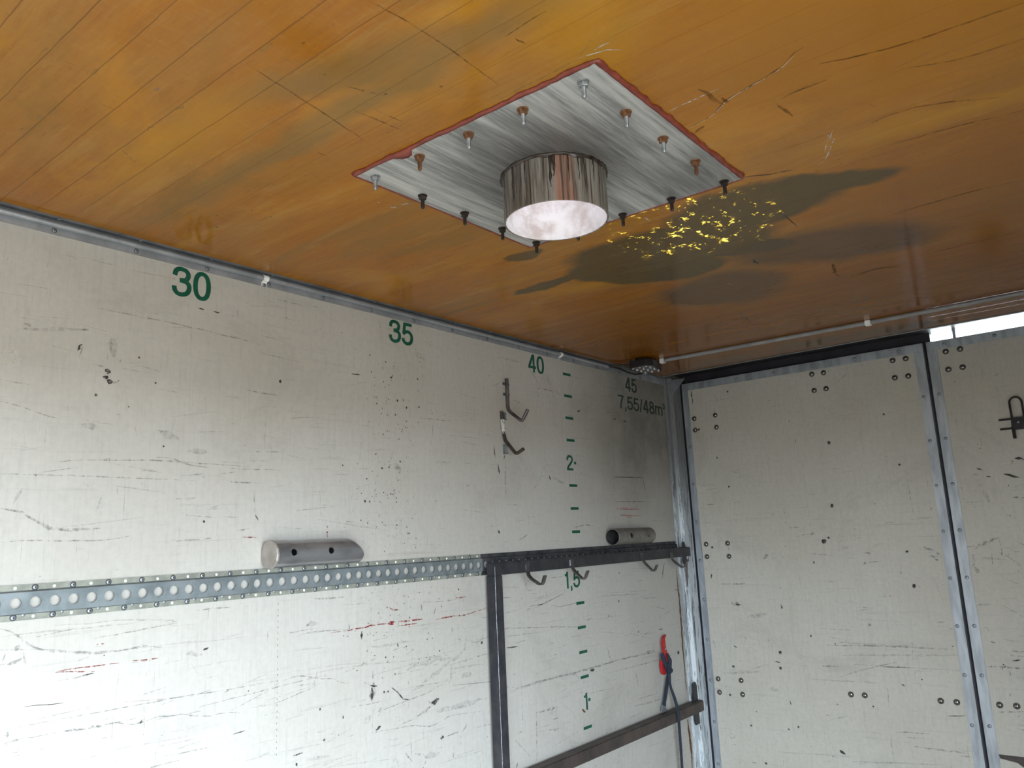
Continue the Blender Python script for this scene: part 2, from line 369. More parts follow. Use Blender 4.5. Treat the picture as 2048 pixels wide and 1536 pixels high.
TO_DOWN = Matrix.Rotation(math.radians(180), 4, 'X')   # +Z -> -Z

# ------------------------------------------------------------------ the setting
def struct(o): o['kind'] = 'structure'; return o
floor = struct(MB().box(-.04, W + .04, -.04, L + .06, -.05, 0).obj('floor', M['floor']))
tag(floor, 'worn brown plywood floor of the truck body')
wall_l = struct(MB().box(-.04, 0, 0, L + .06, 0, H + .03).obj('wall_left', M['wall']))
tag(wall_l, 'scuffed off-white side wall with green volume numbers')
mb = MB()
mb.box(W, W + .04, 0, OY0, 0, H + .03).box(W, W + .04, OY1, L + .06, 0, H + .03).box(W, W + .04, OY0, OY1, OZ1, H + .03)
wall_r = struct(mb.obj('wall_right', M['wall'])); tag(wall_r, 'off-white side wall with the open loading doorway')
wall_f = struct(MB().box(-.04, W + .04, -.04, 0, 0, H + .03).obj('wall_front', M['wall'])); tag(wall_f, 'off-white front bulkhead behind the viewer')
ground = struct(MB().box(-40, 40, -40, 40, -1.3, -1.15).obj('ground', M['ground'])); tag(ground, 'pale concrete yard outside the truck')
# ceiling sheet with the round flue hole
FX, FY, FR = 1.022, 5.037, .119
def holed_sheet(x0, x1, y0, y1, cx, cy, rad, z, n=48):
    ang = [2 * math.pi * k / n for k in range(n)]
    inner = [(cx + rad * math.cos(a), cy + rad * math.sin(a), z) for a in ang]; outer = []
    for a in ang:
        dx, dy = math.cos(a), math.sin(a); t = 1e9
        if dx > 1e-9: t = min(t, (x1 - cx) / dx)
        if dx < -1e-9: t = min(t, (x0 - cx) / dx)
        if dy > 1e-9: t = min(t, (y1 - cy) / dy)
        if dy < -1e-9: t = min(t, (y0 - cy) / dy)
        outer.append((cx + dx * t, cy + dy * t, z))
    return inner, outer
inn, mid = holed_sheet(FX - .25, FX + .25, FY - .25, FY + .25, FX, FY, FR, H, 48)
mb = MB(); n = 48
mb.add(inn + mid, [(k, (k + 1) % n, n + (k + 1) % n, n + k) for k in range(n)])
X = [-.04, FX - .25, FX + .25, W + .04]; Y = [-.04, FY - .25, FY + .25, 7.385]
for i in range(3):
    for j in range(3):
        if (i, j) != (1, 1): mb.add([(X[i], Y[j], H), (X[i + 1], Y[j], H), (X[i + 1], Y[j + 1], H), (X[i], Y[j + 1], H)], [(0, 1, 2, 3)])
ceil_o = struct(mb.obj('ceiling', M['ceiling'])); tag(ceil_o, 'glossy amber fibreglass ceiling with olive stains')

# rear header above the doors
mb = MB().box(-.04, W + .04, 7.385, 7.68, H + .03, H + .06).box(-.04, W + .04, 7.383, 7.389, H - .004, H + .03)
head = struct(mb.obj('trim_1', M['steel_dark'])); tag(head, 'dark steel header above the rear doors')
MB().box(0.0, W, 7.378, 7.384, H - .005, H - .001).obj('chipped_edge', M['galv'], head)
MB().box(0.0, 1.282, 7.625, 7.665, 2.40, H + .03).obj('rubber_seal', M['seal'], head)
# corner post
prof = [(0, 7.425), (.010, 7.425), (.014, 7.432), (.014, 7.462), (.030, 7.475), (.030, 7.505), (.019, 7.515), (.019, 7.59), (0.0, 7.59)]
post = struct(MB().prism(prof, 2, 0, H).obj('trim_2', M['post'], bevel=.002)); tag(post, 'flaking white corner post beside the rear door')
MB().prism([(.030, 2.490), (.108, 2.488), (.034, 2.412)], 1, 7.472, 7.478).obj('gusset', M['galv'], post)
MB().box(-.0, .034, 7.60, 7.64, 0, H).obj('rubber_seal', M['seal'], post)

# cove trim along the left wall
mb = MB().box(0, .003, 0, 7.425, 2.461, H)
M['galv_light'] = mottled('weathered_galvanised_trim', (0.27, 0.285, 0.31), (0.38, 0.40, 0.43), 14, .42, .5, lo=.3, hi=.7)
trim = struct(mb.obj('trim_3', M['galv_light'])); tag(trim, 'galvanised angle trim between left wall and ceiling')
mb = MB().box(.003, .026, 0, 7.385, H - .003, H - .0003).prism([(.026, H - .003), (.026, H - .006), (.0235, H - .003)], 1, 0, 7.385)
mb.obj('ceiling_flange', M['flange_dark'], trim)
def screw_mesh(r_, h, mat):
    d = dome(r_, h, 10); d.rings([cring(r_ * 1.22, 0, 12), cring(r_ * 1.22, .0003, 12)], mi=1); d.add([(.35 * r_ * math.cos(k * 1.2566), .35 * r_ * math.sin(k * 1.2566), h * 1.02) for k in range(5)], [(0, 1, 2, 3, 4)], 1)  # dark disc under the head imitates the shade round it
    return d.mesh('screw', [mat, M['hole']], True)
def hexa(r_, z): return [(r_ * math.cos(math.pi / 3 * k), r_ * math.sin(math.pi / 3 * k), z) for k in range(6)]
def cring(r_, z, n_=12): return [(r_ * math.cos(2 * math.pi * k / n_), r_ * math.sin(2 * math.pi * k / n_), z) for k in range(n_)]
scr_me = screw_mesh(.0052, .0022, M['galv'])
for k in range(16): inst('screw', scr_me, (.003, 4.16 + .2015 * k, 2.4712), trim, TO_X)
for k in range(15): inst('screw', scr_me, (.0135, 4.165 + .2015 * k, H - .003), trim, TO_DOWN)

# rear doors
def door(name, x0, x1, label, strips, top=2.482):
    d = empty(name, ((x0 + x1) / 2, L, 0)); struct(d); tag(d, label)
    MB().box(x0 + .002, x1 - .002, L, L + .025, 0.01, top - .002).obj('panel', M['door'], d)
    for (a, b) in strips: MB().box(a, b, L - .004, L + .027, 0.01, top - .0405).obj('edge_strip', M['alu'], d, bevel=.0012)
    MB().box(x0, x1, L - .004, L + .027, top - .040, top).obj('top_strip', M['alu'], d, bevel=.0012)
    return d
d1 = door('door_1', .026, 1.252, 'left rear door with bolt heads and aluminium edge strips', ((.026, .061), (1.212, 1.252)))
d2 = door('door_2', 1.267, 2.50, 'right rear door with black latch near its edge', ((1.267, 1.308), (2.46, 2.50)))
MB().box(1.235, 1.283, L + .030, L + .045, 0, 2.482).obj('rubber_seal', M['seal'], d1)
bolt_me = dome(.0112, .010, 16).rings([cring(.0132, 0, 16), cring(.0132, .0006, 16)], mi=1).mesh('bolt_head', [M['chrome'], M['dark_tone']], True)  # thin dark disc under each head stands in for its shadow ring
for (x, z) in [(.739, 2.422), (.796, 2.42), (.741, 2.339), (.799, 2.339), (1.117, 2.425), (1.174, 2.424), (1.116, 2.342), (1.174, 2.341), (.083, 2.283), (.207, 2.285), (.083, 2.22), (.207, 2.22),
               (.086, 1.608), (.207, 1.609), (.085, 1.543), (.208, 1.542), (.085, .928), (.209, .929), (.086, .863), (.210, .862), (.741, .905), (.802, .906), (1.117, .909), (1.179, .909)]:
    inst('bolt_head', bolt_me, (x, L, z), d1, TO_MY)
for (x, z) in [(1.342, 2.426), (1.4, 2.427), (1.342, 2.343), (1.399, 2.344), (1.339, .912), (1.4, .913), (1.72, 2.425), (1.778, 2.425), (1.72, .911), (1.778, .911)]:
    inst('bolt_head', bolt_me, (x, L, z), d2, TO_MY)
dscr = screw_mesh(.0062, .0025, M['alu'])
for k in range(12):
    inst('screw', dscr, (1.225, L - .004, 2.234 - .2018 * k + .0), d1, TO_MY); inst('screw', dscr, (1.290, L - .004, 2.237 - .2018 * k), d2, TO_MY)
    inst('screw', dscr, (.045, L - .004, 2.13 - .2018 * k), d1, TO_MY)
for k in range(6): inst('screw', dscr, (.15 + .2 * k, L - .004, 2.462), d1, TO_MY); inst('screw', dscr, (1.34 + .2 * k, L - .004, 2.462), d2, TO_MY)
MB().box(1.374, 1.387, 7.632, 7.640, 2.47, H + .03).obj('seal_clip', M['galv'], d2)
# black latch on the right door
lat = MB().box(1.553, 1.64, L - .022, L, 2.041, 2.093).obj('latch', M['latch'], d2, bevel=.002)
pts = [(1.5525, L - .012, 2.008), (1.552, L - .014, 2.05), (1.5545, L - .016, 2.10), (1.5545, L - .018, 2.15)]
pts += [(1.577 + .0225 * math.cos(a), L - .018, 2.157 + .0225 * math.sin(a)) for a in np.linspace(math.pi, 0, 9)] + [(1.5995, L - .018, 2.13), (1.5995, L - .016, 2.085)]
MB().tube(pts, .0042, 8).obj('loop', M['latch'], lat, True)
MB().tube([(1.553, L - .012, 2.05), (1.5525, L - .012, 2.004)], .0062, 8).obj('pin_end', M['latch'], lat, True)
for z in (2.0885, 2.0485): MB().tube([(1.504, L - .012, z), (1.56, L - .012, z)], .0042, 8).obj('bolt_rod', M['latch'], lat, True)
inst('rivet', dome(.005, .003).mesh('rivet', M['galv'], 'all'), (1.575, L - .022, 2.071), lat, TO_MY)
MB().prism([(1.309, .716), (1.42, .716), (1.42, .655), (1.372, .692), (1.312, .702)], 1, L - .006, L).obj('iron_patch', M['steel_rusty'], d2)

# ------------------------------------------------------------------ flue flange on the ceiling
PC = [on_ceil(p)[:2] for p in ((708, 348), (1190, 120), (1485, 355), (1060, 492))]
ff = tag(empty('flue_flange', (FX, FY, H)), 'square brushed steel flue plate bolted to the amber ceiling', 'flue flange')
pl_t = .004; n = 64
ang = [2 * math.pi * k / n + math.pi / 4 for k in range(n)]
def quad_hit(a):
    d = np.array([math.cos(a), math.sin(a)]); c0 = np.array([FX, FY]); best = None
    for i in range(4):
        p, q = PC[i], PC[(i + 1) % 4]; e = q - p; A = np.array([[d[0], -e[0]], [d[1], -e[1]]])
        if abs(np.linalg.det(A)) < 1e-12: continue
        t, s_ = np.linalg.solve(A, p - c0)
        if t > 0 and -1e-6 <= s_ <= 1 + 1e-6: best = c0 + d * t
    return best
outer = [quad_hit(a) for a in ang]
for c_ in PC:                                    # snap the nearest ray to each true corner
    i = min(range(n), key=lambda k: np.linalg.norm(outer[k] - c_)); outer[i] = c_
R = []
for rad_out, z in ((0, H - .0002), (1, H - .0002), (1, H - pl_t), (0, H - pl_t)):
    R.append([(*(outer[k] if rad_out else (FX + FR * math.cos(ang[k]), FY + FR * math.sin(ang[k]))), z) for k in range(n)])
MB().rings(R, closed=True).obj('plate', M['plate'], ff)
# red sealant squeezed out around the plate
mb = MB(); R = []
for i in range(4):
    p, q = PC[i], PC[(i + 1) % 4]; e = q - p; ln = np.linalg.norm(e); e /= ln; nn = np.array([e[1], -e[0]])
    if nn @ (p - np.array([FX, FY])) < 0: nn = -nn
    m_ = 46
    for k in range(m_):
        t = k / m_; b = p + e * ln * t
        wdt = (.0055, .0065, .0018, .0022)[i] * (1 + .45 * math.sin(23 * t + i) * math.sin(57 * t) + rng.uniform(-.25, .25)) + .0015
        drop = .0052 + rng.uniform(-.0008, .0012); over = -.002
        if i == 0 and .20 < t < .28: over = -.020 * math.sin((t - .20) / .08 * math.pi) ** .5; drop = .0072
        if i == 0 and t < .06: drop = .0065
        cz = H - drop
        R.append([(*(b + nn * over), H - pl_t + .0005), (*(b + nn * over), cz), (*(b + nn * wdt * .6), cz), (*(b + nn * wdt), H - .002), (*(b + nn * wdt), H - .0001)])
mb.rings(R, closed=True); mb.obj('sealant', M['silicone'], ff, 'all')
# collar
zb = 2.388; nC = 72; ZT = 2.92
def circ(rad, z, n_=nC, jit=0): return [(FX + (rad + (rng.uniform(-jit, jit) if jit else 0)) * math.cos(2 * math.pi * k / n_), FY + rad * math.sin(2 * math.pi * k / n_), z) for k in range(n_)]
ring_o = [circ(FR, ZT), circ(FR, 2.5), circ(FR, 2.44), circ(FR, zb + .001), circ(FR - .001, zb), circ(FR - .003, zb), circ(FR - .004, zb + .001)]
ring_i = [circ(FR - .004, zb + .001), circ(FR - .004, 2.44), circ(FR - .004, 2.5), circ(FR - .004, ZT)]
mb = MB(); mb.rings(ring_o, cap=False, mi=0); mb.rings(ring_i, cap=False, mi=1)
mb.rings([circ(FR - .004, ZT), circ(FR, ZT)], cap=False)
mb.obj('collar', [M['collar'], M['collar_in']], ff, True)
# tar bead and its runs down the collar
R = []
for k in range(120):
    a = 2 * math.pi * k / 120; b = .0034 + .0012 * math.sin(9 * a) * math.sin(4 * a) + rng.uniform(-.0006, .001); d = .004 + .005 * max(0, math.sin(11 * a + 1)) * rng.uniform(.3, 1)
    ca, sa = math.cos(a), math.sin(a); q = lambda rr, z: (FX + rr * ca, FY + rr * sa, z)
    R.append([q(FR - .001, H - pl_t - d * 1.3), q(FR + .0012, H - pl_t - d), q(FR + b, H - pl_t - .003), q(FR + b * 1.6, H - pl_t), q(FR - .001, H - pl_t)])
mb = MB().rings(R, closed=True)
ca0 = math.atan2(CAM[1] - FY, CAM[0] - FX)
for off, ln, w_ in ((-.88, .085, .0035), (-.06, .075, .0060), (.01, .05, .005), (-.55, .055, .0025), (-1.25, .08, .0022), (.48, .06, .0025), (.60, .075, .002), (.83, .05, .0025), (1.0, .085, .002), (.28, .065, .002), (1.2, .04, .002)):
    a = ca0 + off; pts = []; rr = []
    for t in np.linspace(0, 1, 7):
        aa = a + rng.uniform(-.012, .012); pts.append((FX + (FR - w_ * .45) * math.cos(aa), FY + (FR - w_ * .45) * math.sin(aa), H - .006 - ln * t)); rr.append(w_ * (1 - .45 * t) * rng.uniform(.8, 1.2))
    mb.tube(pts, rr, 6)
mb.obj('tar_bead', M['tar'], ff, 'all')
# sixteen bolts
def hexa(r_, z): return [(r_ * math.cos(math.pi / 3 * k), r_ * math.sin(math.pi / 3 * k), z) for k in range(6)]
def cring(r_, z, n_=12): return [(r_ * math.cos(2 * math.pi * k / n_), r_ * math.sin(2 * math.pi * k / n_), z) for k in range(n_)]
stud = []
for z in np.arange(0.0, .031, .0012): stud += [cring(.0046, z, 10), cring(.0040, z + .0006, 10)]
stud += [cring(.0036, .0320, 10), cring(.0026, .0332, 10)]
bm_ = {k: MB().rings(stud).mesh('bolt', M[k], True) for k in ('zinc', 'rust', 'dark_tone')}
nm_ = {k: MB().rings([hexa(.0084, .0022), hexa(.0092, .003), hexa(.0092, .0098), hexa(.0084, .0106)]).mesh('nut', M[k]) for k in ('zinc', 'rust', 'dark_tone')}
wm_ = {k: MB().rings([cring(.0116, 0, 16), cring(.0116, .0018, 16), cring(.0110, .0022, 16)]).mesh('washer', M[k]) for k in ('zinc', 'rust', 'dark_tone')}
bx = np.linspace(.742, 1.298, 5); by = np.linspace(4.752, 5.335, 5)
kinds = {(0, 0): ('zinc', 'zinc'), (1, 0): ('rust', 'rust'), (2, 0): ('zinc', 'rust'), (3, 0): ('zinc', 'rust'), (4, 0): ('zinc', 'zinc'), (4, 1): ('zinc', 'rust'), (4, 2): ('zinc', 'rust'), (4, 3): ('rust', 'rust')}  # the other bolts, on the far sides, get the dark tone
for i in range(5):
    for j in range(5):
        if i in (0, 4) or j in (0, 4):
            kb, kn = kinds.get((i, j), ('dark_tone', 'dark_tone')); p = (bx[i] + .010 * (j / 4 - .5), by[j] + .012 * (i / 4 - .5) + .0, H - pl_t)
            rot = TO_DOWN @ Matrix.Rotation(random.uniform(0, 1), 4, 'Z')
            b = inst('bolt', bm_[kb], p, ff, rot); inst('nut', nm_[kn], p, b, rot); inst('washer', wm_[kn], p, b, rot)

# ------------------------------------------------------------------ lashing rail
rail = tag(empty('lashing_rail', (0, 5, 1.555)), 'perforated galvanised lashing rail across the left wall', 'lashing rail')
HP, H0, RH, NR = .0403, 4.3335, .0122, 16
ZW0, ZW1, ZF0, ZF1, XW = 1.570, 1.616, 1.5545, 1.632, .012
def rail_part(y0, y1, name, mats):
    mb = MB(); ks = [k for k in range(-110, 90) if y0 - 1e-6 <= H0 + HP * k - HP / 2 and H0 + HP * k + HP / 2 <= y1 + 1e-6]; zc = 1.5925
    for k in ks:
        yc = H0 + HP * k; ang = [2 * math.pi * q / NR + math.pi / NR for q in range(NR)]
        inn = []; out = []
        for a in ang:
            cy, cz = math.cos(a), math.sin(a); t = min(HP / 2 / max(abs(cy), 1e-9), (ZW1 - ZW0) / 2 / max(abs(cz), 1e-9))
            inn.append((yc + RH * cy, zc + RH * cz)); out.append((yc + cy * t, zc + cz * t))
        v = [(XW, *p) for p in inn] + [(XW, *p) for p in out] + [(XW - .003, *p) for p in inn]
        mb.add(v, [(q, (q + 1) % NR, NR + (q + 1) % NR, NR + q) for q in range(NR)] + [(q, 2 * NR + q, 2 * NR + (q + 1) % NR, (q + 1) % NR) for q in range(NR)])
        # square corners of the cell
        for sy in (-1, 1):
            for sz in (-1, 1):
                near = sorted(out, key=lambda p: (p[0] - yc - sy * HP / 2) ** 2 + (p[1] - zc - sz * (ZW1 - ZW0) / 2) ** 2)[:2]
                mb.add([(XW, *near[0]), (XW, *near[1]), (XW, yc + sy * HP / 2, zc + sz * (ZW1 - ZW0) / 2)], [(0, 1, 2)])
    ya, yb = H0 + HP * ks[0] - HP / 2, H0 + HP * ks[-1] + HP / 2
    for za, zb_, s_ in ((ZW1, ZF1, 1), (ZW0, ZF0, -1)):
        zk = za + s_ * .003
        mb.add([(XW, ya, za), (XW, yb, za), (.0035, yb, zk), (.0035, ya, zk)], [(0, 1, 2, 3)])
        mb.add([(.0035, ya, zk), (.0035, yb, zk), (.0035, yb, zb_), (.0035, ya, zb_), (0, ya, zb_), (0, yb, zb_)], [(0, 1, 2, 3), (3, 2, 5, 4)], 1)
    return mb.obj(name, mats, rail)
rail_part(0.0, 5.892, 'rail_section', [M['galv_dull'], M['flange']])
rail_part(5.880, 7.42, 'rail_section', [M['rail_dark'], M['rail_dark']])['label'] = 'blackened rail section behind the steel rack'
rs_me = screw_mesh(.0058, .0028, M['galv']); hole_dot_me = dome(.0036, .0012, 10).mesh('rivet', M['white_clip'], 'all'); sm_me = dome(.0042, .0016, 8).mesh('rivet', M['galv'], 'all')  # white domes stand in for flange holes that show the wall
for k in range(-3, 39):
    y = H0 + HP * k
    for z, par in ((1.6245, 0), (1.5618, 1)):
        inst('rivet' if (k + par) % 2 == 0 else 'screw', hole_dot_me if (k + par) % 2 == 0 else rs_me, (.0035, y, z), rail, TO_X)
    if k % 2 == 0: inst('rivet', sm_me, (.0035, y + HP / 2, 1.5665), rail, TO_X)

# ------------------------------------------------------------------ steel rack
rack = tag(empty('steel_rack', (.04, 6.7, 0)), 'dark welded steel rack frame standing against the left wall', 'rack')
RX0, RX1 = .0155, .0590
MB().box(RX0, RX1, 5.898, 5.942, 0, 1.553).obj('post', M['steel_dark'], rack, bevel=.003)
MB().box(RX0, RX1, 5.898, 7.470, 1.553, 1.600).obj('top_bar', M['steel_dark'], rack, bevel=.004)
MB().box(RX0, RX1, 5.942, 7.470, .795, .846).obj('lower_bar', M['steel_rusty'], rack, bevel=.004)
w_pts = [(RX1 - .0012, 5.8995, z) for z in np.linspace(.02, 1.585, 60)]
MB().tube([(p[0] + rng.uniform(-.0006, .0006), p[1] + rng.uniform(-.0006, .0006), p[2]) for p in w_pts], .0014, 6).obj('weld_line', M['weld'], rack, 'all')
for (y, pts, w_) in ((6.090, [(.0605, 1.588), (.0605, 1.556), (.066, 1.541), (.078, 1.529), (.115, 1.5085), (.128, 1.508), (.134, 1.516), (.144, 1.541)], .013),
                 (6.387, [(.0605, 1.588), (.062, 1.561), (.067, 1.549), (.075, 1.538), (.109, 1.5095), (.119, 1.5085), (.126, 1.515), (.140, 1.541)], .013),
                 (6.963, [(.0605, 1.590), (.063, 1.563), (.069, 1.551), (.079, 1.539), (.112, 1.508), (.121, 1.507), (.127, 1.513), (.138, 1.533)], .013),
                 (7.253, [(.0605, 1.580), (.064, 1.549), (.073, 1.537), (.085, 1.527), (.111, 1.5085), (.123, 1.5075), (.131, 1.514), (.147, 1.544)], .013)):
    h = MB().strip(pts, .019, .006, y).obj('hook', M['hook_steel'], rack, bevel=.0008)
    MB().tube([(RX1 + .001, y - .010, 1.562 + .004 * k) for k in range(7)], [.0022, .003, .0024, .0031, .0025, .003, .0018], 6).obj('weld', M['weld'] if y > 6.3 and y < 6.5 else M['steel_dark'], h, 'all')
for z0, z1, ya, yb in ((1.508, 1.628, 7.425, 7.462), (.735, .935, 7.405, 7.455)):
    MB().prism([(ya, z0 + .02), (ya + .01, z0), (yb, z0), (yb, z1 - .02), (yb - .012, z1), (ya + .008, z1 - .005)], 0, .0305, .0365).obj('end_tab', M['steel_dark'], rack, bevel=.001)

# ------------------------------------------------------------------ steel tubes lying on the rail
def sleeve(name, y0, y1, label, capped, mat):
    rad, wall, cx, cz, n_ = .0372, .003, .0390, 1.6695, 40
    t = tag(empty(name, (cx, (y0 + y1) / 2, cz - rad)), label, 'steel tube', 'drilled steel tubes on the rail')
    mb = MB(); rows = []
    cut = .055 if capped else .0
    ys = np.linspace(0, 1, 41)
    holes = [(.30, .74), (.30, .74)]
    hole_y = (y0 + (y1 - y0) * (.165 if capped else .33), y0 + (y1 - y0) * (.59 if capped else .79)); ha = 0.10; hr = .0100 if capped else .0125
    # outer skin as a grid; quads inside the round holes are removed and their rims pulled on to the circle
    N = 120; MY = 120
    V = np.zeros((MY + 1, N, 3)); keep = np.ones((MY, N), bool)
    uu = np.zeros((MY + 1, N)); vv = np.zeros((MY + 1, N))
    for i in range(MY + 1):
        for k in range(N):
            a = 2 * math.pi * k / N; e = y1
            if cut: e = y1 - cut * max(0, (math.sin(a) * .75 + math.cos(a) * .1 + .25)) ** 1.6 * .75
            y = y0 + (e - y0) * i / MY; uu[i, k] = y; vv[i, k] = a
    for hy in hole_y:
        for i in range(MY + 1):
            for k in range(N):
                da = ((vv[i, k] - ha + math.pi) % (2 * math.pi) - math.pi) * rad; dy = uu[i, k] - hy; dd = math.hypot(da, dy)
                if dd < hr * 1.35 and dd > 1e-6:
                    s_ = hr / dd if dd > hr * .55 else None
                    if s_: uu[i, k] = hy + dy * s_; vv[i, k] = ha + da * s_ / rad
        for i in range(MY):
            for k in range(N):
                k2 = (k + 1) % N
                cyy = np.mean([uu[i, k], uu[i + 1, k], uu[i, k2], uu[i + 1, k2]]); aa = [((vv[q, w_] - ha + math.pi) % (2 * math.pi) - math.pi) * rad for q, w_ in ((i, k), (i + 1, k), (i, k2), (i + 1, k2))]
                if math.hypot(np.mean(aa), cyy - hy) < hr * .97: keep[i, k] = False
    v = []; f = []; fi = []
    for rr in (rad, rad - wall):
        for i in range(MY + 1):
            for k in range(N): v.append((cx + rr * math.cos(vv[i, k]), uu[i, k], cz + rr * math.sin(vv[i, k])))
    S = (MY + 1) * N
    for i in range(MY):
        for k in range(N):
            if not keep[i, k]: continue
            a, b, c_, d = i * N + k, i * N + (k + 1) % N, (i + 1) * N + (k + 1) % N, (i + 1) * N + k
            f.append((a, b, c_, d)); fi.append((a + S, d + S, c_ + S, b + S))
            for (ii, kk, p, q) in ((i - 1, k, a, b), (i + 1, k, d, c_), (i, k - 1, a, d), (i, (k + 1) % N, b, c_)):
                edge_open = ii < 0 or ii >= MY or not keep[ii, kk]
                if edge_open: f.append((p, q, q + S, p + S))
    nf = len(f); mb.add(v, f + fi); mb.mi[nf:] = [1] * len(fi)
    mb.obj('tube_wall', [mat, M['bore']], t, True)
    if capped:
        rims = []
        for rr, yy in ((.0375, y0 + .001), (.0400, y0 - .001), (.0402, y0 - .006), (.0385, y0 - .008)):
            rims.append([(cx + .001 + rr * math.cos(2 * math.pi * k / 14) * (1 + .015 * math.sin(5 * k)), yy, cz + rr * math.sin(2 * math.pi * k / 14)) for k in range(14)])
        MB().rings(rims).obj('end_cap', M['tube_cap'], t)
        R = [[(cx + rr * math.cos(2 * math.pi * k / 30), yy, cz + rr * math.sin(2 * math.pi * k / 30)) for k in range(30)] for rr, yy in ((rad - .004, y1 - .10), (rad - .004, y1 - .099))]
        MB().rings([[(cx + (rad + .0012) * math.cos(a), y, cz + (rad + .0012) * math.sin(a)) for a in np.linspace(.7, 2.4, 10)] + [(cx + (rad - .001) * math.cos(a), y, cz + (rad - .001) * math.sin(a)) for a in np.linspace(2.4, .7, 10)] for y in (y0, y0 + .03, y0 + .045)]).obj('weld_patch', mat, t)
    return t
sleeve('tube_sleeve', 4.962, 5.268, 'bright steel tube with a closed end cap, lying on the rail', True, M['tube'])
sleeve('tube_sleeve', 6.752, 7.085, 'dull open-ended steel tube above the rack hooks', False, M['tube_dull'])

# ------------------------------------------------------------------ hooks on the wall
h1 = tag(empty('wall_hook', (0, 6.079, 2.14)), 'upper bent steel hook below the green 40', 'hook', 'hooks on the left wall')
MB().tube([(.0085, 6.079, 2.322), (.0085, 6.079, 2.26), (.0085, 6.079, 2.203), (.013, 6.079, 2.190), (.022, 6.079, 2.181), (.068, 6.079, 2.1445), (.078, 6.079, 2.141), (.086, 6.079, 2.149), (.109, 6.079, 2.181)], [.0075, .0078, .0072, .007, .0068, .0068, .0068, .0068, .007], 12).obj('hook_bar', M['hook_steel'], h1, True)
hr_me = dome(.0045, .003).mesh('rivet', M['steel_dark'], 'all')
for z in (2.300, 2.257):
    MB().box(0, .004, 6.060, 6.098, z - .006, z + .006).obj('mounting_lug', M['galv'], h1, bevel=.001)
    for y in (6.064, 6.094): inst('rivet', hr_me, (.004, y, z), h1, TO_X)
h2 = tag(empty('wall_hook', (0, 6.04, 2.01)), 'lower bent hook with flaked white paint and two torn brackets', 'hook', 'hooks on the left wall')
MB().tube([(.0085, 6.04, 2.150), (.010, 6.04, 2.12), (.014, 6.04, 2.093)], .0082, 12).obj('painted_sleeve', M['flaky'], h2, True)
MB().tube([(.008, 6.038, 2.184), (.0085, 6.04, 2.147), (.013, 6.04, 2.095), (.020, 6.04, 2.066), (.044, 6.04, 2.037), (.066, 6.04, 2.012), (.075, 6.04, 2.0085), (.083, 6.04, 2.011), (.109, 6.04, 2.0225)], [.006, .0066, .0068, .0068, .0068, .0066, .0066, .0066, .007], 12).obj('hook_bar', M['steel_rusty'], h2, True)
for z0, z1 in ((2.150, 2.183), (2.014, 2.053)):
    br = MB().box(0, .003, 6.046, 6.058, z0, z1).box(.003, .016, 6.052, 6.055, z0 + .003, z1 - .003)
    br.box(0, .004, 6.057, 6.076, z0 + .002, z0 + .008).box(0, .004, 6.057, 6.074, z1 - .009, z1 - .003)
    br.obj('torn_bracket', M['galv_dull'], h2, bevel=.0008)

# ------------------------------------------------------------------ conduits, lamp, cable
c1 = tag(empty('conduit', (.012, 5, 2.48)), 'grey conduit clipped in the corner above the green numbers', 'conduit', 'grey conduits')
MB().tube([(.0112, y, 2.4832) for y in np.linspace(.05, 6.86, 30)], .0078, 14).obj('pipe', M['galv_light'], c1, True)
for y in (4.947, 6.468, 3.43, 1.9):
    pts = [(.0045, 2.461), (.0050, 2.469), (.0072, 2.4735)] + [(.0112 + .0090 * math.cos(a), 2.4832 + .0090 * math.sin(a)) for a in np.linspace(-1.9, 1.6, 9)]
    k_ = MB().strip(pts, .016, .0022, y).obj('clip', M['white_clip'], c1)
    inst('screw', scr_me, (.0058, y, 2.4650), k_, TO_X)
c2 = tag(empty('conduit', (1.2, 7.03, 2.48)), 'grey conduit running across the ceiling in front of the rear doors', 'conduit', 'grey conduits')
cz = H - .0095
MB().tube([(.235, 6.99, cz), (.6, 7.008, cz), (1.166, 7.03, cz), (1.718, 7.034, cz), (2.4, 7.034, cz)], .0088, 14).obj('pipe', M['conduit'], c2, True)
for x, y in ((.238, 6.992), (1.170, 7.030), (1.95, 7.034)):
    MB().box(x - .011, x + .011, y - .013, y + .013, cz - .0125, H - .0003).obj('clip', M['white_clip'], c2, bevel=.002)
lamp = tag(empty('work_lamp', (.165, 6.95, H)), 'small black lamp with white dots in the ceiling corner', 'lamp')
lp = [(.112, 6.90), (.130, 6.866), (.212, 6.862), (.236, 6.90), (.205, 7.035), (.190, 7.05), (.122, 7.046), (.106, 7.025)]
zl = 2.455
def off(poly, d):
    c_ = np.mean(poly, 0); return [tuple(np.array(p) + (np.array(p) - c_) / np.linalg.norm(np.array(p) - c_) * d) for p in poly]
MB().rings([[(x, y, H - .012) for x, y in off(lp, -.012)], [(x, y, H - .014) for x, y in off(lp, .002)], [(x, y, zl + .004) for x, y in off(lp, .004)], [(x, y, zl) for x, y in off(lp, .001)]]).obj('housing', M['black'], lamp, bevel=.001)
MB().box(.14, .20, 6.90, 7.00, H - .0135, H - .0003).obj('mounting_foot', M['black'], lamp, bevel=.002)
ln = MB().rings([[(x, y, zl + .001) for x, y in off(lp, -.012)], [(x, y, zl - .0012) for x, y in off(lp, -.013)]]).obj('lens', M['lens'], lamp)
led_me = dome(.0052, .003, 10).mesh('led', M['led'], 'all')
for i in range(3):
    for j in range(7):
        x = .133 + .036 * i + (.010 if j % 2 else 0) - .002 * j; y = 6.888 + .0235 * j
        inst('led', led_me, (x, y, zl - .0012), ln, TO_DOWN)
